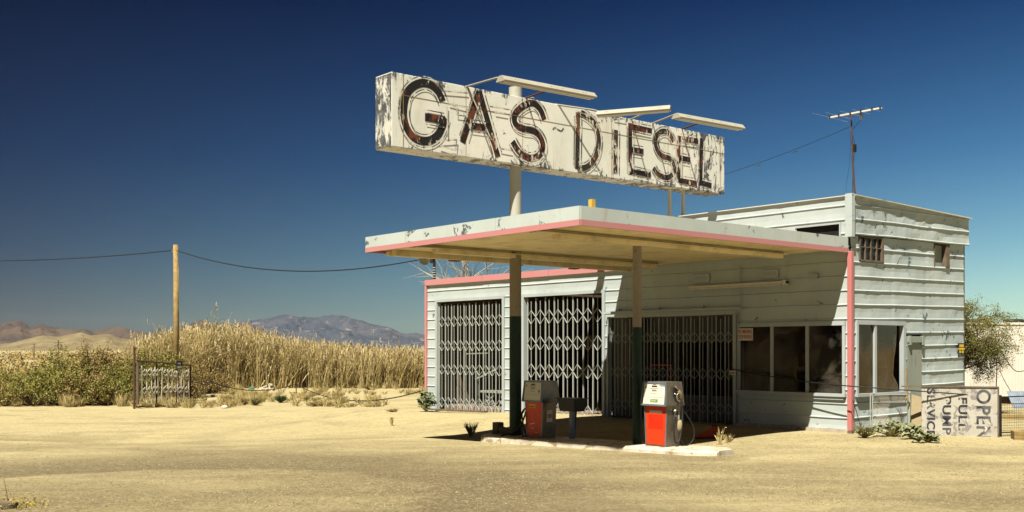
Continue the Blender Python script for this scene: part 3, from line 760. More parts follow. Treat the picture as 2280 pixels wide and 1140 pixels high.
def ribbon(paths, width, x, th=.002):
    """flat stroke painted on the sign face; path points are (y, z)"""
    m = MB()
    for P in paths:
        P = [Vector((0, a, b)) for a, b in P]; n = len(P); L = []; Rr = []
        for i, p in enumerate(P):
            d = (P[min(i+1, n-1)] - P[max(i-1, 0)]).normalized(); q = Vector((0, -d.z, d.y))
            wv = width[i] if isinstance(width, list) else width
            L.append(p + q * wv / 2); Rr.append(p - q * wv / 2)
        vs = [(x, a.y, a.z) for a in L] + [(x, a.y, a.z) for a in Rr] + [(x + th, a.y, a.z) for a in L] + [(x + th, a.y, a.z) for a in Rr]
        fs = []
        for i in range(n - 1):
            fs += [(2*n+i, 2*n+i+1, 3*n+i+1, 3*n+i), (i, n+i, n+i+1, i+1), (i, i+1, 2*n+i+1, 2*n+i), (n+i, 3*n+i, 3*n+i+1, n+i+1)]
        m.add(vs, fs)
    return m
def U(z, pts, sc_, ox, oy):
    o = []
    for a, b in pts:
        p = onX(ox + a / sc_, oy + b / sc_, SX); o.append((p.y, p.z))
    return o
def smoothp(P, n=6): return [(q.x, q.y) for q in cat_curve([(a, b, 0) for a, b in P], n)]
def offp(P, d):
    n = len(P); o = []
    for i, p in enumerate(P):
        a, b = P[max(i-1, 0)], P[min(i+1, n-1)]; dx, dy = b[0]-a[0], b[1]-a[1]; l = math.hypot(dx, dy) or 1
        o.append((p[0] - dy / l * d, p[1] + dx / l * d))
    return o
Z1 = lambda pts: U(0, pts, 3.0804, 800, 130)
Z2 = lambda pts: U(0, pts, 3.563, 1240, 180)
letters = [
 ('letter_g', [(smoothp(Z1([(572,295),(540,228),(490,183),(430,170),(370,193),(325,245),(307,320),(305,400),(327,480),(370,540),(430,567),(490,562),(540,525),(568,470),(583,405)])), 1), (Z1([(590,428),(450,402)]), 1)], .172, 'letter', .15),
 ('letter_a', [(Z1([(706,578),(822,228)]), 0), (Z1([(822,228),(950,675)]), 0), (Z1([(758,462),(893,480)]), 0)], .15, 'letterrust', .13),
 ('letter_s', [(smoothp(Z1([(1268,420),(1240,350),(1190,308),(1130,325),(1078,370),(1062,420),(1082,462),(1130,486),(1190,497),(1235,532),(1258,590),(1245,650),(1200,683),(1150,680),(1095,640),(1050,570)])), 1)], .15, 'letterrust', .14),
 ('tilde_mark', [(smoothp(Z1([(1325,487),(1345,474),(1365,490),(1385,497),(1400,478)])), 0)], .035, 'outline', 0),
 ('letter_d', [(Z2([(166,250),(160,700)]), 0), (smoothp(Z2([(190,250),(245,285),(295,340),(325,420),(330,500),(310,590),(265,660),(215,690),(160,690)])), 1)], .138, 'letterworn', .12),
 ('letter_i', [(Z2([(468,390),(463,735)]), 0)], .138, 'letterworn', .12),
 ('letter_e', [(Z2([(580,335),(580,745)]), 0), (Z2([(580,362),(752,400)]), 0), (Z2([(590,545),(685,562)]), 0), (Z2([(590,715),(742,748)]), 0)], .14, 'letterrust', .12),
 ('letter_s', [(smoothp(Z2([(925,480),(890,420),(840,400),(795,430),(780,490),(800,560),(840,600),(890,615),(925,660),(928,715),(895,760),(850,765),(800,740),(765,690)])), 1)], .13, 'letterworn', .12),
 ('letter_e', [(Z2([(965,435),(965,805)]), 0), (Z2([(965,458),(1118,478)]), 0), (Z2([(975,610),(1055,628)]), 0), (Z2([(965,790),(1108,815)]), 0)], .135, 'letterrust', .12),
 ('letter_l', [(Z2([(1147,455),(1140,830)]), 0), (Z2([(1140,810),(1225,832)]), 0)], .13, 'letter', .12)]
lx = SX + .003
for li, (nm, paths, wd, mt, of) in enumerate(letters):
    mb = MB()
    for k, (p, closed) in enumerate(paths):
        r = ribbon([p], wd, lx + .0021 * k); mb.add(r.v, r.f)
    L = sgb(mb, nm, M[mt], sb)
    if of:
        ob = MB(); rd = random.Random(li)
        for k, (p, closed) in enumerate(paths):
            for s in (1, -1):
                q = offp(p, s * of * (.92 if len(p) > 2 else 1))
                if len(q) == 2 and len(paths) > 1:
                    a, b = Vector(q[0]), Vector(q[1]); q = [tuple(a.lerp(b, .08)), tuple(a.lerp(b, .95))]
                r = ribbon([q], .022, lx + .010 + .0021 * k); ob.add(r.v, r.f)
        sgb(ob, 'outline_stroke', M['outline'], L)
gh = [Z1([(610,310),(750,345)]), Z1([(665,330),(665,390),(740,400)]), Z1([(665,560),(520,570)]), Z1([(545,600),(655,635),(662,560)]), Z1([(600,330),(600,540)]), Z1([(925,370),(1010,385)]), Z1([(880,330),(1030,355)]), Z1([(960,620),(1040,635)]), Z1([(560,225),(740,240)]),
      Z2([(155,245),(330,300)]), Z2([(445,295),(540,310)]), Z2([(640,770),(760,790)]), Z2([(1120,470),(1120,700)]), Z2([(1285,450),(1290,870)]), Z2([(290,715),(360,725)]), Z1([(740,200),(900,560)]), Z2([(990,480),(985,760),(1100,775)]), Z2([(605,400),(740,425)]), Z2([(600,700),(740,720)])]
for k, p in enumerate(gh): sgb(ribbon([p], .03, lx + .021 + .0022 * (k % 4)), 'ghost_stroke', M['ghost'], sb)
# lamp fixtures over the sign
def fixture(a, b, name='lamp_fixture'):
    a = Vector(a); b = Vector(b); d = (b - a).normalized(); L = (b - a).length
    r = Vector((-d.y, d.x, 0)); u = Vector((0, 0, 1))
    if r.x < 0: r = -r
    # trough: wide sloping reflector (towards the sign), narrow top
    sec = [(-.05, .055), (.05, .055), (.145, -.05), (.13, -.065), (-.13, -.065), (-.145, -.05)]
    vs = [a + r * x + u * z for x, z in sec] + [b + r * x + u * z for x, z in sec]
    k = len(sec); fs = [tuple(range(k)), tuple(range(k, 2*k))[::-1]] + [(i, (i+1) % k, k+(i+1) % k, k+i) for i in range(k)]
    m = MB(); m.add(vs, fs)
    for t in (.12, .15, .5, .62, .85, .88):
        p = a.lerp(b, t) + r * .10 + u * 0; m.tube([p, p + r * .012 + u * .012], .008, 6)
    o = sgb(m, name, M['fixture'])
    m = MB()
    for s in (-.05, .05): m.tube([a + d * .04 + r * s - u * .074, b - d * .04 + r * s - u * .074], .018, 8)
    sgb(m, 'tube_lamp', M['white'], o)
    return o
FX = -3.35
f1 = fixture(onX(1114, 174, FX), onX(1320, 213, FX) )
f1z = onX(1114, 174, FX).z
p2a = W(1330, 25.4, 7.46); p2b = W(1493, 24.96, 7.50)
f2 = fixture(p2a, p2b)
f3 = fixture(onX(1505, 257, FX), onX(1650, 283, FX))
f4 = fixture((-6.98, -3.6, 7.50), (-6.98, -1.4, 7.50))
def arm(o, a, b, r=.022, mt='fixture'):
    m = MB(); m.tube([a, Vector(a).lerp(Vector(b), .85) + Vector((0, 0, .03)), b], r, 6); sgb(m, 'arm', M[mt], o)
tp = lambda px: (SX - .05, onX(px, 250, SX).y, ST_ + .0)
def fxp(f, t, a, b): p = Vector(a).lerp(Vector(b), t); return p + Vector((-.02, 0, .02))
e1 = (onX(1114, 174, FX), onX(1320, 213, FX)); e3 = (onX(1505, 257, FX), onX(1650, 283, FX)); e2 = (p2a, p2b)
arm(f1, tp(1040), fxp(f1, .03, *e1)); arm(f1, tp(1172), fxp(f1, .6, *e1), mt='rust')
arm(f2, tp(1238), fxp(f2, .06, *e2)); arm(f2, tp(1408), fxp(f2, .85, *e2))
arm(f3, tp(1455), fxp(f3, .03, *e3)); arm(f3, tp(1520), fxp(f3, .5, *e3), mt='rust')
for f, ys_ in ((f4, (-3.4, -1.6)),):
    for y in ys_: arm(f, (XB + .05, y, ST_), (-6.9, y, 7.53))
# support frame at the right end
m = MB()
for px, x in ((1491, -5.35), (1522, -4.98)):
    pass
ya, yb = onX(1491, 450, -5.16).y, onX(1521, 450, -5.16).y
for y in (ya, yb):
    m.bar((-5.16, y, SB), (-5.16, y, 4.42), .07)
m.bar((-5.16, ya + .05, 5.4), (-5.16, ya + .35, 4.5), .045); m.bar((-5.16, yb - .02, 5.5), (-5.16, yb - .32, 4.5), .045)
m.bar((-5.16, ya, 4.72), (-5.16, yb, 4.78), .04)
sgb(m, 'support_frame', M['white'])
m = MB(); m.box(-4.6, -4.38, -7.0, -6.8, 4.41, 4.66)
p = W(1318, 23.5, 4.4)
m = MB(); m.box(p.x - .055, p.x + .055, p.y - .055, p.y + .055, 4.41, CZ + (778 - 444) / F_PX * 23.5); m.tube([(p.x - .12, p.y, 4.45), (p.x + .12, p.y + .1, 4.45)], .03, 8)
tag(m.build('pipe_stub', M['yellow']), 'short yellow stub sticking up from the canopy roof', 'pipe')

# ------------------------------------------------------------------ antenna and roof things
q = W(1902, 24.7, 5.2); top = W(1895, 24.7, 7.36)
AN = empty('tv_antenna', q, label='rusty tv antenna mast with a slanting aerial boom on the roof corner', cat='antenna')
def loc(m): 
    m.v = [(a[0] - q.x, a[1] - q.y, a[2] - q.z) for a in m.v]; return m
m = MB(); m.tube([q, q.lerp(top, .12) + RT * .02, q.lerp(top, .5), top], [.03, .026, .02, .018], 8); loc(m).build('mast', M['rust'], AN)
ba, bb = W(1846, 25.0, 7.28), W(1963, 23.98, 7.28); bd = (bb - ba).normalized(); pp = Vector((-bd.y, bd.x, 0)); pp = pp if pp.dot(RT) > 0 else -pp
m = MB(); m.bar(ba, bb, .034); loc(m).build('boom', M['white'], AN)
for i, (t, L) in enumerate(((.02, .72), (.2, .55), (.42, .45), (.62, .36), (.83, .30), (.98, .12))):
    c_ = ba.lerp(bb, t); m = MB(); m.tube([c_ - pp * L, c_ + pp * L], .003, 4); loc(m).build('element', M['alu'], AN)
    m = MB(); m.box(c_.x - .02, c_.x + .02, c_.y - .02, c_.y + .02, c_.z - .03, c_.z + .04); loc(m).build('clamp', M['blackp'], AN)
m = MB(); c_ = W(1917, 24.4, 7.14); m.box(c_.x - .03, c_.x + .03, c_.y - .02, c_.y + .02, 7.12, 7.24); loc(m).build('junction_box', M['steel'], AN)
m = MB(); c_ = W(1903, 24.7, 6.52); m.box(c_.x - .03, c_.x + .03, c_.y - .03, c_.y + .03, 6.42, 6.6); loc(m).build('booster', M['blackp'], AN)
m = MB(); m.tube(cat_curve([W(1917, 24.4, 7.1), W(1905, 24.6, 7.0), W(1897, 24.7, 6.9), W(1903, 24.7, 6.6), W(1900, 24.7, 6.1), W(1897, 24.7, 5.3)]), .006, 5)
m.tube(cat_curve([W(1893, 24.7, 6.9), W(1892, 24.7, 6.2), W(1884, 24.8, 5.7), W(1885, 24.8, 5.35)]), .004, 4)
loc(m).build('cable', M['blackp'], AN)
m = MB(); a = onX(1613, 388, SX); m.tube(sag(a, W(1893, 24.7, CZ + (778-282)/F_PX*24.7), .05, 24), .006, 5)
for t in (.3, .6):
    c_ = a.lerp(W(1893, 24.7, 7.0), t) - Vector((0, 0, .1)); m.tube([c_ - RT * .05, c_ + RT * .05 + Vector((0, 0, .03))], .016, 5)
tag(m.build('guy_wire', M['blackp']), 'thin wire stretched from the sign end to the antenna mast', 'wire')
p = W(967, 38, 4.1)
FL = empty('roof_floodlight', p, label='pair of round floodlights on a striped black post on the garage roof', cat='floodlight')
m = MB(); h = (778-575)/F_PX*38 + CZ - 4.1; m.tube([(0, 0, 0), (0, 0, h)], .05, 10); m.build('post', M['blackp'], FL)
for i in range(8):
    m = MB(); m.tube([(0, 0, .08 + i * .085), (0, 0, .10 + i * .085)], .053, 10); m.build('tape_band', M['white'], FL)
for s, a in ((-1, .35), (1, .08)):
    m = MB(); d = (-RT * s * (.8 if s > 0 else 1) + Vector((0, 0, -.5)) - FW * .6).normalized() if s < 0 else (-RT * .3 - FW * .6 + Vector((0, 0, -.3))).normalized()
    d = (-FW * .75 - Vector((0, 0, .55)) + RT * (.25 * s)).normalized()
    c_ = -RT * a + Vector((0, 0, h - .05)); u = d.orthogonal().normalized(); v = d.cross(u); rr = .19 if a > .1 else .12
    prof = [(.03, -.14), (.08, -.10), (rr * .8, 0), (rr, .06), (rr * .9, .06), (rr * .7, .01), (0.0, -.02)]
    n = 16; m.add([c_ + (u * math.cos(2*math.pi*k/n) + v * math.sin(2*math.pi*k/n)) * r_ + d * z_ for r_, z_ in prof for k in range(n)], [(i*n+k, i*n+(k+1)%n, (i+1)*n+(k+1)%n, (i+1)*n+k) for i in range(len(prof)-1) for k in range(n)])
    m.build('lamp_head', M['fixture'], FL, smooth=True)
m = MB(); m.tube([-RT * .35 + Vector((0, 0, h - .02)), Vector((0, 0, h - .02))], .02, 6); m.build('bracket', M['rust'], FL)

# ------------------------------------------------------------------ island and pumps
def itop(x): return .035 + .017 * (x - 1)
m = MB(); n = 40; rd = random.Random(4)
prev = None
for i in range(n + 1):
    x = -6.15 + 7.15 * i / n
    e = .0; 
    inset = 0
    if i < 4: inset = (4 - i) ** 2 * .025
    if i > n - 3: inset = (i - n + 3) ** 2 * .03
    r1 = rd.uniform(-.015, .015); z = itop(x) + rd.uniform(-.008, .006)
    ring = [(x, -6.17 + inset + r1 - .015, -.45), (x, -6.15 + inset + r1, z - .05), (x, -6.10 + inset, z - .006), (x, -5.2 - inset, z), (x, -5.12 - inset, z - .05), (x, -5.12 - inset, -.45)]
    b = len(m.v); m.v += ring
    if prev is not None:
        for k in range(5): m.f.append([prev + k, b + k, b + k + 1, prev + k + 1]); m.m.append(0)
    prev = b
m.f.append([0, 1, 2, 3, 4, 5]); m.m.append(0); m.f.append([prev + 5 - k for k in range(6)]); m.m.append(0)
tag(m.build('pump_island', M['kerb']), 'long cracked whitewashed concrete island under the pumps', 'island')

def digits(m, x, z, n, s, gap, y):
    for i in range(n): m.box(x + i * gap, x + i * gap + s, y - .002, y, z, z + s * 1.5)
def pump(x, y, kind, label):
    z = itop(x + .0) - .01
    P = empty('gas_pump', (x, y, z), label=label, cat='gas pump', group='gas pumps on the island')
    wb, wt, d = .275, .30, .20
    m = MB(); m.hexa([(-wb+.02,-d,0),(wb-.02,-d,0),(wb-.02,d,0),(-wb+.02,d,0),(-wt+.01,-d,.80),(wt-.01,-d,.80),(wt-.01,d,.80),(-wt+.01,d,.80)])
    m.box(-wb - .02, wb + .02, -d - .02, d + .02, -.03, .008)
    m.build('cabinet', M['steel'], P, bevel=.006)
    m = MB(); yf = -d - .008
    f = lambda t: -(wb - .04) - (wt - wb + .01) * t
    m.hexa([(f(0),yf,.035),(-f(0),yf,.035),(-f(0),-d-.001,.035),(f(0),-d-.001,.035),(f(1),yf,.785),(-f(1),yf,.785),(-f(1),-d-.001,.785),(f(1),-d-.001,.785)])
    fp = m.build('front_panel', M['red' if kind == 'diesel' else 'redworn'], P)
    for s in (-1, 1):
        m = MB(); m.bar((s * (wb - .022), -d - .006, 0), (s * (wt - .008), -d - .006, .79), .022, .018); m.build('edge_strip', M['steelframe'], P)
    # head: widens towards its lower edge
    hb, ht = .80, 1.27; w1, w0 = .335, .305; y1, y0 = .27, .22
    m = MB(); m.hexa([(-w1,-y1,hb),(w1,-y1,hb),(w1,y1,hb),(-w1,y1,hb),(-w0,-y0,ht),(w0,-y0,ht),(w0,y0,ht),(-w0,y0,ht)])
    hd = m.build('head', M['steel'], P, bevel=.008)
    nrm = Vector((0, -(ht - hb), -(y1 - y0))).normalized()
    up = Vector((0, (y1 - y0), (ht - hb))).normalized()
    O = Vector((0, -y1, hb)) - nrm * 0
    def fp_(m, x0, x1, a, b, o0, o1):   # box on the slanted face
        c = [O + Vector((xx, 0, 0)) + up * aa + nrm * oo for oo in (o1, o0) for aa, xx in ((a, x0), (a, x1), (b, x1), (b, x0))]
        m.add(c, [(0,1,2,3),(7,6,5,4),(0,4,5,1),(1,5,6,2),(2,6,7,3),(3,7,4,0)])
    HL = (ht - hb) / up.z
    m = MB(); fr = .035
    fp_(m, -w1, w1, 0, fr, 0, .02); fp_(m, -w0, w0, HL - fr, HL, 0, .02)
    for s in (-1, 1):
        q0 = O + Vector((s * (w1 - .016), 0, 0)) + up * fr + nrm * .01; q1 = O + Vector((s * (w0 - .014), 0, 0)) + up * (HL - fr) + nrm * .01
        m.bar(q0, q1, .03, .022)
    m.build('bezel', M['steelframe'], hd)
    m = MB(); fp_(m, -w0 + .03, w0 - .03, fr, HL - fr, .001, .009); dial = m.build('dial_face', M['face'], hd)
    m = MB(); fp_(m, -.07, .07, HL - .105, HL - .075, .0095, .012)
    for i in range(4): fp_(m, -.055 + i * .03, -.035 + i * .03, HL - .175, HL - .155, .0095, .012)
    for i in range(4): fp_(m, -.075 + i * .04, -.063 + i * .04, HL - .24, HL - .222, .0095, .012)
    fp_(m, -.10, .10, HL - .135, HL - .131, .0095, .012); fp_(m, -.10, -.092, HL - .142, HL - .124, .0125, .014); fp_(m, .092, .10, HL - .142, HL - .124, .0125, .014)
    fp_(m, -.04, .04, HL - .06, HL - .055, .0095, .012); fp_(m, -.07, .07, HL - .185, HL - .182, .0095, .012); fp_(m, -.25, .25, .165, .168, .0095, .0105)
    m.build('meter_windows', M['facedark'], hd)
    m = MB(); fp_(m, -.245, -.195, HL - .13, HL - .09, .0095, .012)
    m.build('decal', M['bluegrey'], hd)
    if kind == 'diesel':
        m = MB(); fp_(m, -.09, .11, .07, .13, .0095, .012); m.build('label_plate', M['greenlab'], hd)
        text_mesh('Diesel', .055, M['white'], hd, frame4(O + Vector((-.08, 0, 0)) + up * .083 + nrm * .0125, (1, 0, 0), up), 'lettering', .001)
        m = MB(); fp_(m, .13, .27, HL - .085, HL - .045, .0095, .012); m.build('decal', M['bluegrey'], hd)
        m = MB(); m.box(-.165, .165, yf - .004, yf - .001, .655, .705); m.build('label_strip', M['kerb'], P)
        m = MB(); m.box(-.19, .19, yf - .003, yf - .001, .35, .62); m.build('decal_patch', M['reddark'], P)
    else:
        m = MB(); m.box(-.17, .05, yf - .004, yf - .001, .665, .745); m.build('label_plate', M['yellowlab'], P)
        text_mesh('Gasoline', .048, M['blacktext'], P, frame4((-.155, yf - .006, .68), (1, 0, 0), UPZ), 'lettering', .001)
        m = MB(); m.box(wt - .012, wt + .004, -.10, .06, .36, .62); m.build('paper_label', M['white'], P)
        m = MB(); m.box(wt + .0045, wt + .006, -.085, .045, .50, .53); m.box(wt + .0045, wt + .006, -.085, .045, .455, .485); m.build('paper_label_print', M['redtext'], P)
        m = MB(); fp_(m, .19, .24, HL - .26, HL - .20, .0095, .012); m.build('decal', M['pinewood'], hd)
        m = MB(); m.bar((-.15, yf - .003, .30), (.02, yf - .003, .33), .002, .018); m.bar((-.1, yf - .003, .22), (.0, yf - .003, .21), .002, .012); m.bar((.03, yf - .003, .13), (.13, yf - .003, .12), .002, .012)
        m.build('scratch', M['white'], P)
    s = 1 if kind == 'diesel' else -1
    # nozzle in its holster
    m = MB(); m.box(*sorted((s * .325, s * .36)), -.06, .03, .98, 1.16); m.build('holster', M['blackp'], P)
    m = MB()
    m.tube([(s * .36, -.045, 1.19), (s * .375, .0, 1.13), (s * .38, .04, 1.09)], .013, 8)
    m.tube([(s * .38, .03, 1.10), (s * .385, .08, 1.03), (s * .385, .10, .96), (s * .385, .10, .9)], [.03, .04, .028, .02], 10)
    nz = m.build('nozzle', M['brown'], P, smooth=True)
    m = MB(); m.tube(cat_curve([(s * .385, .03, 1.05), (s * .38, -.02, 1.0), (s * .38, .0, .92), (s * .385, .07, .89)]), .010, 6)
    m.tube([(s * .36, -.07, 1.04), (s * .38, -.02, 1.02), (s * .38, .0, .95)], .012, 6)
    m.build('trigger_guard', M['alu'], nz, smooth=True)
    m = MB()
    if kind == 'diesel':
        m.tube(cat_curve([(.385, .10, .9), (.40, .12, .7), (.42, .08, .40), (.43, .0, .14), (.44, -.12, .10), (.44, -.17, .3), (.42, -.13, .6), (.38, -.02, .70), (.33, .06, .66)], 10), .017, 8)
        m.tube(cat_curve([(.40, .11, .72), (.44, .22, .60), (.48, .36, .35), (.46, .36, .12), (.42, .2, .02), (.40, .1, .14), (.38, .06, .4), (.34, .04, .6)], 10), .012, 6)
    else:
        m.tube(cat_curve([(-.385, .10, .9), (-.42, -.05, .6), (-.5, -.12, .3), (-.55, -.10, .05), (-.36, -.14, .03), (-.30, -.26, .25), (-.36, -.25, .55), (-.33, -.1, .68)], 10), .018, 8)
        m.tube(cat_curve([(-.36, -.2, .6), (-.28, -.36, .42), (-.16, -.42, .14), (-.17, -.42, -.02), (-.35, -.44, -.10), (-.75, -.42, -.10), (-.95, -.36, .0), (-.75, -.2, .06), (-.5, -.15, .3), (-.38, -.1, .62)], 10), .018, 8)
    m.build('hose', M['rubber'], P, smooth=True)
    m = MB(); m.tube([(s * .30, .02, .62), (s * .36, .04, .60), (s * .37, .06, .5)], [.04, .035, .03], 8)
    m.tube([(s * .28, .0, .70), (s * .36, -.02, .70)], .03, 8)
    m.build('hose_coupling', M['alu'], P, smooth=True)
    if kind == 'diesel':
        m = MB(); m.lathe([(0, -.13), (.05, -.12), (.062, -.05), (.062, .04), (.04, .10), (0, .12)], (.37, .07, .42), 12); m.build('filter_canister', M['tanboard'], P, smooth=True)
    return P
pump(-.60, -5.60, 'diesel', 'sunlit diesel pump with bright red panel beside the thin column')
pump(-4.22, -5.60, 'gas', 'shaded fuel pump with worn red panel and yellow label beside the thick sign pole')
# service box on a post
SBX = empty('service_box', (-3.30, -5.52, -.04), label='black trough box on a grey-blue post between the two pumps', cat='service box')
m = MB(); m.box(-.045, .045, -.045, .045, 0, .66); m.build('post', M['bluegrey'], SBX)
m = MB(); m.hexa([(-.22,-.16,.60),(.22,-.16,.60),(.22,.16,.60),(-.22,.16,.60),(-.27,-.2,.87),(.27,-.2,.87),(.27,.2,.87),(-.27,.2,.87)]); m.box(-.29, .29, -.22, .22, .871, .885)
m.build('box', M['blackp'], SBX)
m = MB(); m.bar((-.1, .12, -.02), (-.03, .12, .6), .10, .02); m.build('brace_board', M['rust'], SBX)
# cone lying on its side
cp = W(1572, 23.8, 0)
cp.z = ground_h(cp.x, cp.y)
CN = empty('traffic_cone', (cp.x, cp.y, cp.z), label='faded red traffic cone lying on its side under the canopy', cat='traffic cone')
m = MB(); d = (-RT * .9 - FW * .25).normalized(); u = Vector((0, 0, 1)); v = d.cross(u)
pr = [(.155, 0), (.15, .02), (.10, .2), (.05, .40), (.03, .47), (.0, .47)]; n = 20
m.add([Vector((0, 0, .12)) + RT * .2 + d * z + u * (-.12 * z / .47 * .8) + (u * math.cos(2*math.pi*k/n) + v * math.sin(2*math.pi*k/n)) * r_ for r_, z in pr for k in range(n)], [(i*n+k, i*n+(k+1)%n, (i+1)*n+(k+1)%n, (i+1)*n+k) for i in range(len(pr)-1) for k in range(n)])
m.build('cone', M['cone'], CN, smooth=True)
m = MB(); c_ = Vector((0, 0, .14)) + RT * .21; m.hexa([c_ + a * .17 * v + b * .15 * u + d * e for e in (-.02, .0) for a, b in ((-1,-1),(1,-1),(1,1),(-1,1))]); m.build('base', M['rust'], CN)
# wheel chock block left of pole
m = MB(); p = W(1112, 25.3, 0); 
m.box(p.x - .15, p.x + .05, p.y - .1, p.y + .1, -.2, .19); m.hexa([(p.x+.06,p.y-.08,-.2),(p.x+.6,p.y-.08,-.2),(p.x+.6,p.y+.08,-.2),(p.x+.06,p.y+.08,-.2),(p.x+.06,p.y-.08,.10),(p.x+.6,p.y-.08,-.02),(p.x+.6,p.y+.08,-.02),(p.x+.06,p.y+.08,.10)])
tag(m.build('wood_block', M['woodold'], bevel=.02), 'dark weathered wood block beside the base of the thick pole', 'wood block')

# ------------------------------------------------------------------ small signs
def wsign(name, pos, wd, hg, lines, mat, tmat, label, front=True, size=.1, sx=.62):
    E = empty(name, pos, label=label, cat='sign'); m = MB()
    if front: m.box(0, wd, -.006, 0, 0, hg)
    else: m.box(0, .006, 0, wd, 0, hg)
    m.build('plate', M[mat], E)
    for t, zz, xx in lines:
        F4 = frame4((xx, -.008, zz), FR, UPZ) if front else frame4((.008, xx, zz), (0, 1, 0), UPZ)
        text_mesh(t, size, M[tmat], E, F4, 'lettering', .001, sx=sx, offset=.002)
    return E
wsign('warning_sign', (-3.11, -.062, 2.12), .46, .30, [('NO SMOKING', .18, .02), ('STOP ENGINE', .05, .02)], 'white', 'redtext', 'white warning plate with red lettering at the top left of the front windows', size=.125, sx=.52)
wsign('notice_plate', (-3.30, -.15, 1.27), .19, .10, [('DO NOT', .02, .015)], 'white', 'redtext', 'small notice plate on the right end of the shop gate', size=.07, sx=.6)
E = wsign('parking_sign', (.045, 4.80, 1.79), .35, .27, [], 'blackp', 'yellowlab', 'small black and yellow plate at the back end of the side wall', front=False)
m = MB()
for (a, b, c, d) in ((.07, .29, .17, .24), (.02, .33, .10, .15), (.06, .15, .02, .08), (.19, .29, .02, .08)): m.box(.0065, .008, a, b, c, d)
m.build('yellow_print', M['yellowlab'], E)

# ------------------------------------------------------------------ right side objects
bx0, bx1 = 2063, 2221
RB = W(2052, 23.9, -.12); RB2 = W(2221, 23.5, -.12)
bdir = (RB2 - RB).normalized(); bw = (RB2 - RB).length; bn = Vector((bdir.y, -bdir.x, 0)); BH = 1.18
BD = empty('painted_board', RB, math.atan2(bdir.y, bdir.x), label='white board lettered OPEN FULL PUMP SERVICE, tipped on its side by the wall', cat='sign board')
m = MB(); m.box(.0, bw, .0, .03, .04, BH)
M['boardwhite'] = paint('board_white', (.56, .53, .46), chip=(.22, .20, .19), amount=.535, cscale=5, dirt=(.35, .28, .18), dirtamt=.5, streak=False)
M['boardtext'] = lettermat('board_lettering', (.035, .035, .045), (.12, .12, .13), .61, .5)
m.build('panel', M['boardwhite'], BD)
m = MB(); m.box(-.42, bw + .03, -.02, .05, BH + .001, BH + .03); m.box(-.0, bw + .03, -.03, .05, .0, .035); m.box(bw + .001, bw + .03, -.025, .05, .036, BH); m.build('frame', M['woodold'], BD)
for body, x, size, zt, sx in (('OPEN', bw - .42, .40, BH - .04, .98), ('FULL', bw - .79, .25, BH - .22, 1.0), ('PUMP', bw - 1.12, .25, BH - .22, .98), ('SERVICE', bw - 1.44, .23, BH - .03, .98)):
    cnt = len(body)
    t_ = text_mesh(body, size, M['boardtext'], BD, frame4((x, -.003, zt), (0, 0, -1), (1, 0, 0)), 'lettering', .001, offset=.006, space=1.08)
    zs = [v.co.z for v in t_.data.vertices]; a, b = min(zs), max(zs)
    tgt0 = {'OPEN': .03, 'FULL': .20, 'PUMP': .10, 'SERVICE': .06}[body] + .04
    for v in t_.data.vertices: v.co.z = tgt0 + (v.co.z - a) * (zt - tgt0) / (b - a)
m = MB(); m.box(.72, 1.0, -.12, -.04, .0, .10); 
E = m.build('block', M['rust']); E.parent = None; E.location = RB; E.rotation_euler = BD.rotation_euler
tag(E, 'small rusty block at the foot of the lettered board', 'block')
# leaning tan board and grey post
p = W(2040, 24.3, -.1); q2 = W(2066, 24.1, -.1); 
m = MB(); d = (q2 - p); up_ = Vector((0, 0, .95)) + FW * .25 - RT * .05
vs = [W(2026, 24.3, -.08), W(2062, 24.1, -.08), W(2060, 24.3, .80), W(2030, 24.5, .88)]
m.add([v - FW * .0 for v in vs] + [v + FW * .02 for v in vs], [(0,1,2,3),(7,6,5,4),(0,4,5,1),(1,5,6,2),(2,6,7,3),(3,7,4,0)])
tag(m.build('leaning_board', M['tanboard']), 'tan plywood sheet leaning behind the lettered board', 'board')
m = MB(); a = W(2024, 24.0, -.1); m.tube([a, a + Vector((0, 0, 1.08))], .022, 8); m.tube([a + Vector((0, 0, 1.02)), a + Vector((0, 0, 1.10))], .034, 8)
m.box(a.x - .04, a.x + .04, a.y - .04, a.y + .04, .70, .76)
tag(m.build('fence_post', M['gatebar']), 'grey steel post standing between the chain-link gate and the board', 'post')
m = MB(); a = W(2022, 23.95, .65); m.bar(a, W(2018, 23.95, 1.48), .025); tag(m.build('stick', M['pinewood']), 'thin brown stick upright beside the side door', 'stick')
# chain link gate
A0, A1 = W(1938, 23.9, -.1), W(2024, 24.5, -.1); ad = (A1 - A0); al = ad.length; ad.normalize()
CG = empty('chain_link_gate', A0, math.atan2(ad.y, ad.x), label='small grey chain-link gate leaning in front of the side window', cat='gate')
m = MB()
for x in (0, .07): m.tube([(x, 0, .0), (x, 0, 1.0)], .014, 8)
m.tube([(.0, 0, 1.0), (al, 0, .97)], .014, 8); m.tube([(.07, 0, .82), (al, 0, .80)], .010, 8); m.tube([(.07, 0, .02), (al - .2, 0, .02)], .010, 8)
m.build('frame', M['gatebar'], CG)
m = MB(); s = .085
i = -12
while i < 24:
    for sg in (1, -1):
        # clip diagonals to panel
        pts = []
        for k in range(0, 40):
            z = .02 + k * .024; x = .07 + i * s + (z if sg > 0 else -z) * .9 + (0 if sg > 0 else .4)
            if .07 <= x <= al and not (.2 < z < .78 and x > .6) and not (z < .75 and x > .85): pts.append((x, sg * .004, z))
            else:
                if len(pts) > 1: m.tube([pts[0], pts[-1]], .0017, 3, False)
                pts = []
        if len(pts) > 1: m.tube([pts[0], pts[-1]], .0017, 3, False)
    i += 1
m.build('mesh', M['steel'], CG)
m = MB(); 
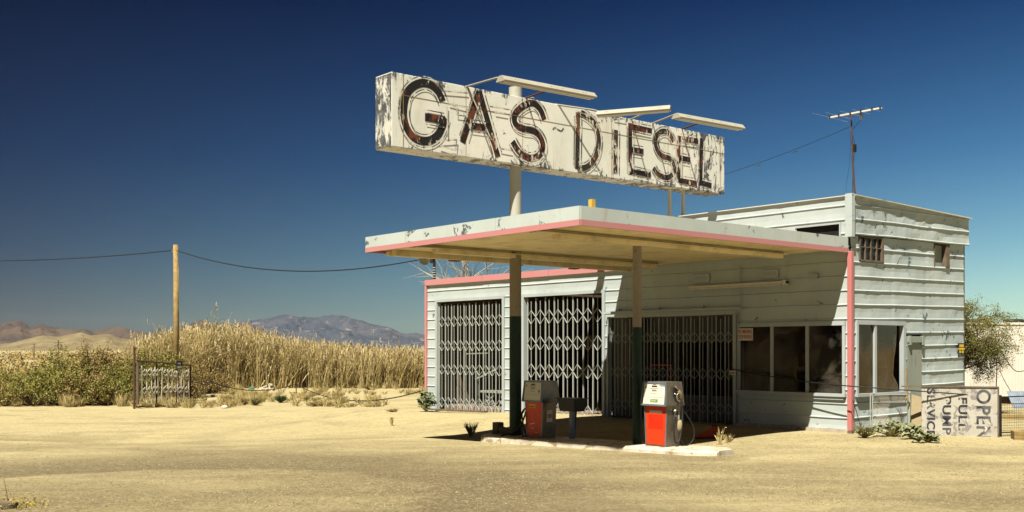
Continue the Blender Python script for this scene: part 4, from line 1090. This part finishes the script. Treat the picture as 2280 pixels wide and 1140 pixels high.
for i in range(9): m.tube([(.75 + i * .04, .02, .0), (.98 - .0 * i + i*.015, .02, .70 - i * .03)], .003, 3); m.tube([(.78 + i * .035, .025, .70 - i*.02), (1.05, .025, .62 - i * .075)], .003, 3)
m.build('torn_mesh', M['rust'], CG)
m = MB(); m.tube([W(1899, 24.2, .75), W(1907, 24.2, .5), W(1918, 24.1, .1)], .009, 5); tag(m.build('loose_cable', M['blackp']), 'thin black cable hanging down beside the pink corner trim', 'cable')
# square mesh fence
A0, A1 = W(2226, 23.6, -.12), W(2420, 24.6, -.12); fd = (A1 - A0); fl_ = fd.length; fd.normalize()
WF = empty('wire_fence', A0, math.atan2(fd.y, fd.x), label='low dark square-mesh wire fence right of the lettered board', cat='fence')
m = MB(); m.bar((0, 0, -.1), (.0, 0, 1.02), .055); m.build('post', M['blackp'], WF)
m = MB()
for i in range(1, 32): x = i * .06; m.tube([(x, .0, -.02 + (.02 * math.sin(i * 1.7))), (x + .01 * math.sin(i), 0, .80 + .02 * math.sin(i * .4))], .0035, 3)
for k in range(15): z = .02 + k * .055; m.tube([(0, .004, z), (.7, .004, z + .012 * math.sin(k)), (1.9, .004, z + .01)], .0035, 3)
m.tube([(0, 0, .82), (1.9, 0, .84)], .008, 5); m.tube([(0, 0, .20), (1.9, 0, .19)], .010, 5)
m.build('mesh', M['blackp'], WF)
p = W(2283, 23.0, -.14)
m = MB()
for k in range(4): m.box(-.25, .35, -.2, .25, .0 + k * .075, .07 + k * .075)
o = m.build('timber_stack', M['pinewood'], loc=p); o.rotation_euler = (0, 0, .6); tag(o, 'short stack of yellowed timbers at the right edge of the yard', 'timber')
m = MB(); m.tube(cat_curve([W(2236, 23.3, -.1), W(2248, 22.9, -.09), W(2262, 22.7, -.11)]), .03, 6); tag(m.build('scrap_pipe', M['rust']), 'short dark scrap bar lying by the fence post', 'scrap')
# trailer
T0, T1 = W(2120, 37.5, .1), W(2560, 38.5, .1); td = (T1 - T0); tl = td.length; td.normalize()
TR = empty('old_trailer', T0, math.atan2(td.y, td.x), label='dirty white corrugated box trailer behind the station', cat='trailer')
M['trailer'] = paint('trailer_sheet', (.80, .76, .68), chip=(.35, .30, .22), amount=.68, cscale=1.2, stretch=(3, 3, .2), dirt=(.40, .33, .22), dirtamt=.7)
m = MB(); n = int(tl / .06)
for i in range(n):
    x = i * .06; o = .005 if i % 2 else 0; m.quad((x, -o, .25), (x + .06, -(.005 - o), .25), (x + .06, -(.005 - o), 2.66), (x, -o, 2.66))
m.box(0, tl, .02, 2.4, .25, 2.66); m.build('box_body', M['trailer'], TR)
m = MB(); m.box(-.02, tl, -.03, 2.42, 2.665, 2.75); m.box(-.02, tl, -.035, .01, .16, .245); m.build('rail', M['white'], TR)
m = MB(); m.box(0, tl, .1, 2.3, -.1, .15)
for x in (3.2,): m.box(x, x + .8, -.02, .09, -.02, .18)
m.build('chassis', M['rust'], TR)
for i, (px, lab) in enumerate(((2272, 'black tyre lying flat on the trailer roof at the right edge'), (2185, 'black tyre on the trailer roof half hidden by the tree'))):
    x = (W(px, 37.9, 0) - T0).dot(td); m = MB(); prf = [(.20, -.09), (.30, -.11), (.35, -.07), (.36, 0), (.35, .07), (.30, .11), (.20, .09), (.18, 0), (.20, -.09)]
    m.lathe(prf, (0, 0, 0), 28); c_ = T0 + td * x + Vector((-td.y, td.x, 0)) * .45
    tag(m.build('tyre', M['tire'], smooth=True, loc=(c_.x, c_.y, 2.865)), lab, 'tyre')
m = MB(); m.tube(cat_curve([W(2218, 37.3, CZ - .0), W(2225, 37.3, CZ + .05), W(2240, 37.3, CZ - .35), W(2262, 37.3, CZ - .75), W(2290, 37.3, CZ - .7)]), .014, 5)
m.tube([W(2221, 37.3, CZ + .02), W(2217, 37.3, .3)], .012, 5)
tag(m.build('trailer_cable', M['blackp']), 'black cable drooping along the trailer side', 'cable')
m = MB(); nn = 20
for i in range(nn):
    a = W(2256 + i * 2.2, 30, 0); b = W(2258.2 + i * 2.2, 30, 0); o = FW * (.03 if i % 2 else 0); o2 = FW * (0 if i % 2 else .03)
    m.quad(a + o + Vector((0,0,.25)), b + o2 + Vector((0,0,.25)), b + o2 + Vector((0,0,.72)) + FW*.4, a + o + Vector((0,0,.72)) + FW*.4)
tag(m.build('corrugated_sheet', M['bluegrey']), 'grey corrugated sheet propped behind the wire fence', 'metal sheet')
m = MB(); m.box(-1.2, 1.2, -.12, .12, 0, .22); o = m.build('log', M['pinewood'], loc=W(2265, 29.5, -.1), bevel=.05); o.rotation_euler = (0, 0, .75); tag(o, 'pale log lying on the ground beyond the wire fence', 'log')

# ------------------------------------------------------------------ barrier ropes, poles, wires
m = MB(); a = onY(1633, 822, -.2); b = W(2228, 23.6, CZ + (778 - 884) / F_PX * 23.6)
mid = W(1896, 23.9, CZ + (778 - 860) / F_PX * 23.9)
m.tube(sag(a, mid, .05, 14) + sag(mid, b, .0, 10)[1:] + [W(2330, 23.9, .88)], .014, 6)
tag(m.build('barrier_rope', M['blackp']), 'black rope strung from the shop gate past the pink corner to the fence', 'rope')
RP1 = W(660, 56, -.4)
m = MB(); a = W(428, 44, .55); b = W(659, 56, CZ + (778 - 855) / F_PX * 56); c_ = W(950, 37.6, CZ + (778 - 867) / F_PX * 37.6)
m.tube(sag(a, W(472, 50, CZ - (852-778)/F_PX*50), .02, 5) + sag(W(472, 50, CZ - (852-778)/F_PX*50), b, .35, 20)[1:] + sag(b, c_, .62, 26)[1:], .022, 6)
tag(m.build('barrier_rope', M['blackp']), 'black rope sagging across the sand between the rusty gate and the garage', 'rope')
m = MB(); m.tube([RP1, b], .03, 6); tag(m.build('rope_post', M['rust']), 'thin post holding up the sagging rope on the sand', 'post')
m = MB(); UPx = W(391, 50, -.4); UT = W(391, 50, CZ + (778 - 545) / F_PX * 50); m.tube([UPx, UPx.lerp(UT, .5) + RT * .03, UT], [.14, .125, .11], 14)
for dz in (.25, .32): m.tube([UT + Vector((0, 0, -dz)) - RT * .18, UT + Vector((0, 0, -dz)) + RT * .05], .02, 6)
m.tube([UT - Vector((0, 0, 1)) + RT * .13, UT - Vector((0, 0, 5)) + RT * .15], .012, 5)
tag(m.build('utility_pole', M['pinewood'], smooth=True), 'yellowish wooden utility pole rising behind the shrubs', 'utility pole')
m = MB(); A_ = UT - Vector((0, 0, .25)); far = W(-260, 62, CZ + (778 - 572) / F_PX * 62)
m.tube(sag(far, A_, .35, 26), .022, 5); m.tube(sag(A_, p := W(962, 38, CZ + (778 - 580) / F_PX * 38 + .12), .72, 34), .021, 5)
tag(m.build('overhead_cable', M['blackp']), 'black twisted cable sagging from the utility pole to the garage roof', 'cable')
for px, tp_, dp, lab in ((130, 758, 260, 'tiny distant cross-arm pole before the tan hills'), (617, 738, 260, 'tiny distant cross-arm pole above the reeds'), (76, 765, 420, 'faintest distant pole left of the tan hills')):
    m = MB(); b = W(px, dp, -.4); t_ = W(px, dp, CZ + (778 - tp_) / F_PX * dp); m.tube([b, t_], .17, 6)
    for dz in (.5, 1.4): m.bar(t_ - Vector((0, 0, dz)) - RT * 1.0, t_ - Vector((0, 0, dz)) + RT * 1.0, .16)
    tag(m.build('distant_pole', M['woodold']), lab, 'utility pole')
# rusty yard gate with old folding grille
GP = W(299, 42, -.35); GE = W(424, 44.5, -.35); gd = (GE - GP); gl_ = gd.length; gd.normalize()
YG = empty('yard_gate', GP, math.atan2(gd.y, gd.x), label='rusty pipe gate hung with a broken folding grille among the shrubs', cat='gate')
m = MB(); m.tube([(0, 0, -.1), (0, 0, 2.35)], .045, 8); m.build('post', M['rust'], YG)
m = MB(); m.tube([(.12, -.05, .1), (.12, -.05, 1.75)], .06, 8); m.build('post', M['woodold'], YG)
m = MB(); m.tube([(.05, -.05, 1.82), (gl_, -.05, 1.60)], .035, 8); m.build('rail', M['rust'], YG)
m = MB(); m.tube([(.1, 0, .0), (gl_ * .55, 0, -.02)], .03, 6); m.build('rail', M['rust'], YG)
for x in (gl_ * .38, gl_ * .75, gl_): 
    m = MB(); m.tube([(x, 0, -.05), (x, 0, 1.68)], .035, 8); m.build('post', M['rust'], YG)
m = MB(); m.box(gl_ * .71, gl_ * .81, -.11, -.09, 1.45, 1.78); m.build('small_sign', M['blackp'], YG)
text_mesh('NO', .11, M['white'], YG, frame4((gl_ * .725, -.112, 1.64), FR, UPZ), 'lettering', .001)
m = MB(); m.box(gl_ * .72, gl_ * .80, -.114, -.111, 1.48, 1.58); m.build('sign_print', M['alu'], YG)
m = MB(); rd = random.Random(6); x = .3; H_ = .16; nodes = []
while x < gl_ - .12:
    t_ = x / gl_; z1 = 1.62 - .18 * t_ + rd.uniform(-.12, .05); z0 = rd.uniform(.1, .35); l = rd.uniform(-.05, .05)
    m.bar((x + l, -.08, z0), (x, -.08, z1), .034); nodes.append(x); x += rd.choice((.13, .18, .24, .28))
for i in range(len(nodes) - 1):
    for zr in (.62, 1.35 - .12 * nodes[i] / gl_):
        if rd.random() < .85:
            mid_ = (nodes[i] + nodes[i+1]) / 2; j = rd.uniform(-.04, .04)
            m.bar((nodes[i], -.09, zr + j), (mid_ + .03, -.10, zr + .13 + j), .022); m.bar((nodes[i+1], -.09, zr + j), (mid_, -.10, zr + .12 + j), .022)
            if rd.random() < .8: m.bar((nodes[i], -.09, zr + j), (mid_, -.10, zr - .13 + j), .022); m.bar((nodes[i+1], -.09, zr + j), (mid_, -.10, zr - .12), .022)
m.build('broken_grille', M['white'], YG)

# ------------------------------------------------------------------ vegetation
def reed_bed():
    rd = random.Random(11); m = MB(); pl = MB()
    prof = [(300, 760), (360, 745), (400, 735), (450, 722), (500, 722), (540, 728), (580, 744), (640, 757), (700, 763), (760, 770), (850, 776), (980, 779), (1120, 780)]
    def topy(px):
        for i in range(len(prof) - 1):
            if prof[i][0] <= px <= prof[i+1][0]:
                t = (px - prof[i][0]) / (prof[i+1][0] - prof[i][0]); return prof[i][1] * (1-t) + prof[i+1][1] * t
        return 775
    for i in range(13000):
        px = rd.uniform(300, 1080); row = rd.random() ** .75
        dp = (60 if px < 420 else 64) + row * 5.5 + 1.2 * noise.noise((px * .02, 0, 5))
        b = W(px, dp, -.42)
        clump = noise.noise((px * .035, row * 3, 2))
        zt = CZ + (HY - topy(px)) / F_PX * 66
        h = (zt + .42) * (rd.uniform(.62, 1.0) + .10 * clump)
        if rd.random() < .02: h *= rd.uniform(1.05, 1.42)
        lean = Vector((rd.gauss(.10, .19), rd.gauss(0, .14), 0)) * h
        if rd.random() < .10: lean *= 2.4; h *= .8
        lw = RT * lean.x + FW * lean.y
        pts = [b, b + lw * .25 + Vector((0, 0, h * .4)), b + lw * .6 + Vector((0, 0, h * .75)), b + lw + Vector((0, 0, h))]
        r0 = rd.uniform(.010, .022)
        m.tube(pts, [r0, r0, r0 * .8, r0 * .3], 3, False)
        for k in range(7):
            t = rd.uniform(.25, 1); s = t * 3; j = min(2, int(s)); q = pts[j].lerp(pts[j+1], s - j)
            a = rd.uniform(0, 6.28); L = rd.uniform(.22, .60); d = RT * math.cos(a) + FW * math.sin(a); w_ = Vector((0, 0, 1)).cross(d) * rd.uniform(.007, .016)
            e1_ = q + d * L * .22 + Vector((0, 0, L * .6)); e2_ = q + d * L * .5 + Vector((0, 0, L * rd.uniform(.3, 1.0)))
            m.add([q - w_ * .4, q + w_ * .4, e1_ + w_, e1_ - w_, e2_], [(0, 1, 2, 3), (3, 2, 4)])
        if rd.random() < .05 and row < .8:
            tpp = pts[-1]
            for k in range(16):
                a = rd.uniform(0, 6.28); q = tpp + Vector((0, 0, -k * .03 + .2)); d = (RT * math.cos(a) + FW * math.sin(a)) * .10 * (k / 16 + .2) + Vector((0, 0, .08)); w_ = RT * .012
                pl.add([q - w_, q + w_, q + d + w_, q + d - w_], [(0, 1, 2, 3)])
    o = m.build('reed_bed', M['reed']); tag(o, 'dense bank of tall dry reeds left of the garage', 'reeds', kind='stuff')
    o = pl.build('reed_plumes', M['plume']); tag(o, 'feathery plumes topping the dry reeds', 'reeds', kind='stuff')
reed_bed()
def leafquad(m, p, s, rd, up=.3):
    a = Vector((rd.gauss(0, 1), rd.gauss(0, 1), rd.gauss(0, 1) + up)).normalized(); b = a.orthogonal().normalized()
    c = a.cross(b); t = rd.uniform(0, 6.28); b, c = b * math.cos(t) + c * math.sin(t), c * math.cos(t) - b * math.sin(t)
    m.add([p, p + b * s * .5 + c * s * .28, p + b * s, p + b * s * .5 - c * s * .28], [(0, 1, 2, 3)])
def shrub(px, dp, wd, h, mat, label, seed, n=2600, ls=.075, twigs=40, group=None, name='shrub', zb=None, cat='shrub'):
    rd = random.Random(seed); b = W(px, dp, 0); b.z = ground_h(b.x, b.y) if zb is None else zb
    E = empty(name, b, label=label, cat=cat, group=group)
    tw = MB(); lf = MB(); ends = []
    for i in range(twigs):
        a = rd.uniform(0, 6.28); r = wd / 2 * rd.uniform(.1, 1) ** .6; hh = h * (rd.uniform(.15, 1.0) if i % 2 else rd.uniform(.7, 1.08)) * (1 - .5 * (r / (wd / 2)) ** 2.5)
        e = Vector((math.cos(a) * r, math.sin(a) * r, hh)); k = Vector((math.cos(a) * r * .6, math.sin(a) * r * .6, hh * .55))
        tw.tube([Vector((math.cos(a) * r * .12, math.sin(a) * r * .12, 0)), k, e], [.018, .012, .004], 4, False)
        ends.append((k, e))
        for j in range(2):
            e2 = k.lerp(e, rd.uniform(0, .8)); e3 = e2 + Vector((rd.gauss(0, .18), rd.gauss(0, .18), rd.uniform(.05, .35) * h * .5)); tw.tube([e2, e3], [.007, .003], 3, False); ends.append((e2, e3))
    for i in range(n):
        k, e = rd.choice(ends); t = rd.random() ** .7; p = k.lerp(e, t) + Vector((rd.gauss(0, .055), rd.gauss(0, .055), rd.gauss(0, .05))) * (wd / 2.5)
        if p.z < .03: continue
        leafquad(lf, p, ls * rd.uniform(.6, 1.4), rd)
    tw.build('stems', M['twig'], E); lf.build('foliage', M[mat], E)
    return E
SH = [(-40, 47, 4.0, 2.0, 'shrubbrown', 'brown thorny shrub cut by the left edge of the view'),
 (30, 49, 4.2, 1.9, 'shrubgreen', 'low green shrub second from the left edge'),
 (105, 47, 3.6, 1.95, 'shrubgreen', 'broad yellow-green shrub below the tan hill'),
 (160, 48, 3.6, 2.5, 'shrubgreen', 'tall yellow-green shrub left of the middle of the thicket'),
 (215, 48.5, 3.2, 2.7, 'shrubbrown', 'tallest brown-topped shrub of the green thicket'),
 (265, 46.5, 2.6, 2.1, 'shrubgreen', 'green shrub touching the tall post of the rusty gate'),
 (325, 50, 3.0, 2.7, 'shrubgreen', 'green and brown shrub right behind the rusty gate'),
 (380, 48, 2.6, 2.6, 'shrubgreen', 'green shrub around the foot of the utility pole'),
 (430, 53, 3.2, 2.4, 'shrubbrown', 'brown shrub between the rusty gate and the reeds'),
 (20, 60, 8, 1.7, 'shrubbrown', 'wide brown brush behind the left shrubs'),
 (470, 57, 2.6, 1.4, 'shrubbrown', 'low brown bush at the foot of the reeds right of the gate')]
SH += [(-10, 44.5, 3.4, 1.3, 'shrubbrown', 'low brown shrub in front at the left edge of the lot'),
 (75, 44.5, 3.2, 1.5, 'shrubgreen', 'dark green shrub in front below the two far peaks'),
 (135, 45, 3.0, 1.7, 'shrubgreen', 'front green shrub in the middle of the thicket'),
 (190, 45, 3.0, 1.5, 'shrubbrown', 'front brown shrub leaning over the edge of the lot'),
 (240, 45, 2.6, 1.5, 'shrubgreen', 'front green shrub a little left of the rusty gate'),
 (285, 52, 3.4, 2.5, 'shrubbrown', 'brown feathery shrub behind the tall gate post'),
 (410, 46.5, 2.2, 1.7, 'shrubbrown', 'brown shrub directly behind the right end of the rusty gate'),
 (70, 54, 4.5, 2.0, 'shrubgreen', 'farther green shrub under the tan hill')]
for i, (px, dp, wd, h, mt, lab) in enumerate(SH):
    h *= .62 if px < 50 else (.80 if px < 125 else (1.0 if px < 240 else .92))
    shrub(px, dp, wd, h, mt, lab, 40 + i, n=int(5200 * wd / 3 * h / 2), ls=.075, twigs=80, group='shrubs of the thicket left of the reeds')
# far brush out on the plain
def brush():
    rd = random.Random(3); m = MB()
    for i in range(900):
        px = rd.uniform(-80, 460); dp = 70 * (1 + 5 * rd.random() ** 2)
        b = W(px, dp, -.4); s = rd.uniform(.4, 1.2) * (1 + dp / 300)
        for k in range(26): leafquad(m, b + Vector((rd.gauss(0, .5), rd.gauss(0, .5), abs(rd.gauss(.3, .35)))) * s, .22 * s, rd)
    tag(m.build('desert_brush', M['shrubbrown']), 'brown brush spread over the plain towards the hills', 'brush', kind='stuff')
brush()
def grass_patch():
    rd = random.Random(8); m = MB()
    def tuft(p, h, n, sp):
        for k in range(n):
            a = rd.uniform(0, 6.28); d = Vector((math.cos(a), math.sin(a), 0)); hh = h * rd.uniform(.5, 1); q = p + d * rd.random() * sp * .5; e = q + d * sp * rd.uniform(.2, 1) + Vector((0, 0, hh)); w_ = Vector((-d.y, d.x, 0)) * .008
            mid = q.lerp(e, .5) + Vector((0, 0, hh * .15)); m.add([q - w_, q + w_, mid + w_, e, mid - w_], [(0, 1, 2, 3, 4)])
    for i in range(1900):
        px = rd.uniform(-60, 945)
        lo = 902 + 4 * math.sin(px * .05) if px < 300 else (908 if px < 860 else 880)
        hi = 884 if px < 290 else 862
        if noise.noise((px * .012, 4, 1)) < -.12 and rd.random() < .7 : continue
        py = hi + (lo - hi) * rd.random() ** (.8 if px < 850 else 2)
        if px > 840 and rd.random() < .8: continue
        dp = 2.3 * F_PX / (py - HY); b = W(px, dp, 0)
        if noise.noise((b.x * .35, b.y * .35, 7)) < (-.05 if px > 430 else -.3): continue
        b.z = ground_h(b.x, b.y); h = rd.uniform(.12, .38) * (1.7 if px < 300 else (1.3 if px < 430 else 1))
        tuft(b, h, 26, .22)
    tag(m.build('dry_grass', M['drygrass']), 'dry straw-coloured grass along the edge of the lot', 'grass', kind='stuff')
grass_patch()
# single weeds
def weed(px, py, h, mat, label, seed, n=120, sp=.2, z=None, dp=None, name='weed'):
    dp = dp or (2.2 * F_PX / (py - HY)); b = W(px, dp, 0)
    for _ in range(3): dp = (CZ - ground_h(b.x, b.y)) * F_PX / (py - HY); b = W(px, dp, 0)
    b.z = ground_h(b.x, b.y) if z is None else z
    rd = random.Random(seed); m = MB()
    for k in range(n):
        a = rd.uniform(0, 6.28); d = Vector((math.cos(a), math.sin(a), 0)); hh = h * rd.uniform(.4, 1); e = d * sp * rd.uniform(.2, 1) + Vector((0, 0, hh)); w_ = Vector((-d.y, d.x, 0)) * .006
        mid = e * .5 + Vector((0, 0, hh * .12)); q = d * .03 * rd.random()
        m.add([q - w_, q + w_, mid + w_, e, mid - w_], [(0, 1, 2, 3, 4)])
        if rd.random() < .6: leafquad(m, e * rd.uniform(.5, 1), .05, rd)
    tag(m.build(name, M[mat], loc=b), label, 'weed', group='weeds scattered on the sand')
for i, (px, py, h, mt, lab, n, sp) in enumerate([
 (872, 948, .32, 'drygrass', 'upright dry weed alone on the sand left of the canopy shadow', 60, .08),
 (873, 917, .12, 'drygrass', 'flat dry weed on the sand below the sagging rope', 110, .28),
 (350, 907, .18, 'olive', 'small dark weed on the sand right of the rusty gate foot', 90, .22),
 (508, 898, .32, 'olive', 'first olive bush on the sand right of the gate', 260, .35),
 (545, 902, .30, 'shrubbrown', 'brown bush beside a white stone on the sand', 220, .25),
 (570, 903, .34, 'olive', 'second olive bush on the sand below the junk pile', 240, .3),
 (625, 897, .36, 'leafgreen', 'fresh green round bush on the sand below the junk pile', 420, .32),
 (362, 893, .42, 'olive', 'olive grass clump at the right foot of the gate', 260, .35),
 (398, 889, .62, 'drygrass', 'pale tall grass clump under the grille', 500, .5),
 (440, 884, .42, 'drygrass', 'straw-coloured clump right of the rusty gate', 300, .5),
 (822, 868, .30, 'shrubbrown', 'brown low bush on the sand near the reeds end', 200, .5),
 (165, 890, .2, 'drygrass', 'tiny dry weed on the lot edge below the shrubs', 70, .18),
 (262, 890, .3, 'drygrass', 'dry weed on the lot edge left of the gate', 120, .25),
 (1048, 972, .42, 'olive', 'straggly dry weed at the left end of the pump island', 50, .25),
 (1604, 990, .40, 'drygrass', 'dry yellow weed at the right end of the pump island', 15, .14),
 (1622, 985, .2, 'drygrass', 'thin dry weed behind the right end of the pump island', 26, .16),
 (1925, 975, .28, 'olive', 'dry brown weed at the foot of the pink corner', 170, .3),
 (700, 905, .22, 'drygrass', 'loose dry clump on the sand below the rope post', 200, .4),
 (760, 900, .25, 'drygrass', 'loose dry clump on the sand right of the rope post', 240, .45)]):
    weed(px, py, h, mt, lab, 100 + i, n, sp)
# broad-leaf plants
def leafy(px, py, wd, h, mat, label, seed, n, ls, name='leafy_plant'):
    b = W(px, 24, 0)
    for _ in range(4): dp = (CZ - ground_h(b.x, b.y)) * F_PX / (py - HY); b = W(px, dp, 0)
    b.z = ground_h(b.x, b.y); rd = random.Random(seed); E = empty(name, b, label=label, cat='plant'); st = MB(); m = MB()
    for i in range(n):
        a = rd.uniform(0, 6.28); r = wd / 2 * rd.random() ** .6; hh = h * rd.uniform(.35, 1) * (1 - .4 * (r / (wd / 2)) ** 2)
        p = RT * (math.cos(a) * r) + FW * (math.sin(a) * r * .5) + Vector((0, 0, hh))
        st.tube([p * .1, Vector((p.x * .7, p.y * .7, p.z * .75)), p], [.008, .006, .004], 4, False)
        nrm = Vector((rd.gauss(0, .5), rd.gauss(0, .5) - .2, 1)).normalized(); u = nrm.orthogonal().normalized(); v = nrm.cross(u); s = ls * rd.uniform(.6, 1.2); k = 9; t0 = rd.uniform(0, 6)
        pts = [p + Vector((0, 0, -.0))]
        for j in range(k):
            an = t0 + 2 * math.pi * j / k; rr = s * (1 if j % 2 else .62); pts.append(p + (u * math.cos(an) + v * math.sin(an)) * rr - Vector((0, 0, rr * rd.uniform(.2, .8))))
        m.add(pts, [(0, 1 + j, 1 + (j + 1) % k) for j in range(k)])
    st.build('stems', M['olive'], E); m.build('foliage', M[mat], E); return E
leafy(950, 917, .62, .78, 'leafgreen', 'dark leafy plant at the left corner of the garage', 5, 95, .09)
leafy(1985, 972, 1.0, .40, 'squash', 'sprawling wilting vine below the chain-link gate', 6, 100, .062, 'vine')
leafy(2062, 986, .55, .25, 'squash', 'small leafy vine at the foot of the lettered board', 7, 60, .07, 'vine')
leafy(2030, 978, .5, .38, 'squash', 'pale wilting vine in front of the tan plywood', 8, 60, .08, 'vine')
# trees
def branch(m, lf, p, d, L, r, lv, rd, leaf, droop):
    n = 4; pts = [p]; rs = [r]
    for i in range(n):
        d = (d + Vector((rd.gauss(0, .16), rd.gauss(0, .16), rd.gauss(.02, .12) - droop * (lv < 2)))).normalized(); p = p + d * L / n; pts.append(p); rs.append(max(.003, r * (1 - .55 * (i + 1) / n)))
        if lv > 0 and i >= 0:
            for _ in range(rd.choice((1, 1, 2))):
                a = d.orthogonal().normalized(); a.rotate(Matrix.Rotation(rd.uniform(0, 6.28), 3, d)); nd = (d * .75 + a * rd.uniform(.5, .95)).normalized()
                branch(m, lf, p, nd, L * rd.uniform(.5, .72), rs[-1] * .62, lv - 1, rd, leaf, droop)
        if lv <= 1 and leaf:
            for _ in range(leaf):
                leafquad(lf, p + Vector((rd.gauss(0, .06), rd.gauss(0, .06), rd.gauss(-.03, .07))), rd.uniform(.022, .055), rd)
    m.tube(pts, rs, 5 if r > .02 else 3, False)
def tree(px, dp, h, r, lv, seed, leaf, droop, mt, bark, label, spread=.5, L=None):
    b = W(px, dp, -.2); rd = random.Random(seed); E = empty('tree', b, label=label, cat='tree'); m = MB(); lf = MB()
    p = Vector((0, 0, h * .28)); m.tube([(0, 0, -.1), (0.03, 0, h * .15), p], [r * 1.3, r, r * .85], 8, False)
    for i in range(5):
        a = i * 1.257 + rd.uniform(-.3, .3); d = Vector((math.cos(a) * spread, math.sin(a) * spread, 1)).normalized()
        branch(m, lf, p, d, (L or h * .5) * rd.uniform(.8, 1.1), r * .6, lv, rd, leaf, droop)
    m.build('trunk', M[bark], E)
    if leaf: lf.build('crown', M[mt], E)
tree(2132, 31.5, 4.6, .09, 3, 21, 13, .12, 'mesquite', 'twig', 'feathery mesquite tree behind the right end of the station', .8, 1.3)
tree(1034, 46, 8.6, .17, 2, 5, 0, .0, None, 'deadwood', 'bare dead tree sticking up behind the garage roof', .16, 2.7)

# ------------------------------------------------------------------ litter, stones, stump
def gp(px, py):
    b = W(px, 24, 0)
    for _ in range(5): dp = (CZ - ground_h(b.x, b.y)) * F_PX / (py - HY); b = W(px, dp, 0)
    b.z = ground_h(b.x, b.y); return b
b = gp(597, 870)
m = MB(); m.box(-.45, .35, -.15, .15, .10, .16); m.box(.05, .13, -.1, .1, .16, .42); m.box(.02, .26, -.1, .1, .30, .40); m.box(.4, .7, -.1, .1, .0, .12); m.bar((-.7, 0, .05), (-.1, .1, .3), .05)
for x in (-.4, -.1, .25): m.tube([(x, -.24, .08), (x, .24, .08)], .09, 10)
o = m.build('junk_pile', M['kerb'], loc=b); o.rotation_euler = (0, 0, .87); tag(o, 'heap of white scrap parts lying in the dry grass before the reeds', 'scrap')
m = MB(); m.box(-.12, .12, -.1, .1, 0, .2); b2 = gp(560, 870); M['teal'] = plain('teal_plastic', (.05, .30, .32), .5)
tag(m.build('plastic_tub', M['teal'], loc=b2, bevel=.02), 'small teal tub left of the white scrap heap', 'tub')
def stone(px, py, s, mat, label, seed):
    rd = random.Random(seed); b = gp(px, py); m = MB(); n = 10
    for j in range(5):
        ph = math.pi * j / 4
        for k in range(n):
            a = 2 * math.pi * k / n; r = s * (1 + .25 * noise.noise((math.cos(a) * 2 + seed, math.sin(a) * 2, j)))
            m.v.append((math.cos(a) * math.sin(ph) * r * 1.3, math.sin(a) * math.sin(ph) * r, s * .35 + math.cos(ph) * r * .55))
    for j in range(4):
        for k in range(n): m.f.append([j*n+k, j*n+(k+1)%n, (j+1)*n+(k+1)%n, (j+1)*n+k]); m.m.append(0)
    tag(m.build('stone', M[mat], loc=b, smooth=True), label, 'stone', group='stones on the sand')
stone(500, 909, .13, 'white', 'white stone lying on the sand below the olive bushes', 1)
stone(545, 898, .10, 'white', 'white stone in front of the brown bush', 2)
stone(472, 884, .14, 'alu', 'crumpled silvery rubbish right of the rusty gate', 3)
stone(243, 893, .10, 'rubber', 'black scrap lump on the lot below the shrubs', 4)
stone(60, 880, .12, 'kerb', 'pale stone below the leftmost shrubs', 5)
def pebbles():
    rd = random.Random(14); m = MB(); mats = 0
    for i in range(26000):
        px = rd.uniform(-40, 2320); py = 900 + 250 * rd.random() ** .75
        if px > 1600 and py < 965: continue
        dp = 2.1 * F_PX / (py - HY); b = W(px, dp, 0)
        if -6.3 < b.x < 1.1 and -6.3 < b.y < -5: continue
        if b.y > -.3 and -17 < b.x < .3: continue
        b.z = ground_h(b.x, b.y); s = rd.uniform(.006, .015) * (1.3 if rd.random() < .04 else 1)
        if noise.noise((b.x * .4, b.y * .4, 6)) < -.12 and rd.random() < .75: continue
        m.mi = rd.choice((0, 0, 0, 0, 0, 1, 2, 2, 2))
        p = [b + Vector((rd.uniform(.7, 1.3) * s * math.cos(a), rd.uniform(.7, 1.3) * s * math.sin(a), -.003)) for a in (0, 1.57, 3.14, 4.71)]; t_ = b + Vector((rd.uniform(-.3, .3) * s, rd.uniform(-.3, .3) * s, s * .8))
        m.add(p + [t_], [(0, 1, 4), (1, 2, 4), (2, 3, 4), (3, 0, 4)])
    tag(m.build('gravel', [plain('pebble_dark', (.15, .11, .06), .9), plain('pebble_pale', (.42, .35, .21), .9), plain('pebble_tan', (.27, .21, .12), .9)]), 'loose pebbles scattered over the lot', 'gravel', kind='stuff')
pebbles()
b = W(18, 13.6, 0); b.z = ground_h(b.x, b.y)
m = MB(); m.tube([b + Vector((0, 0, -.1)), b + Vector((.0, 0, .075))], [.13, .12], 14)
tag(m.build('stump', M['woodold']), 'dark cut stump in the bottom left corner', 'stump')
rd = random.Random(2); m = MB()
for k in range(420):
    a = rd.uniform(0, 6.28); r = rd.uniform(.05, .36); leafquad(m, Vector((math.cos(a) * r, math.sin(a) * r + .12, abs(rd.gauss(.04, .05)))), .03, rd)
tag(m.build('flowering_weed', M['flower'], loc=b), 'yellow flowering weed around the stump in the bottom left corner', 'weed')
m = MB(); q = b + RT * -.04 + FW * .1; m.tube([q, q - RT * .03 + Vector((0, 0, .2)), q - RT * .06 + Vector((0, 0, .36))], [.006, .005, .002], 5); tag(m.build('dry_stalk', M['twig']), 'thin dark stalk rising beside the stump', 'stalk')
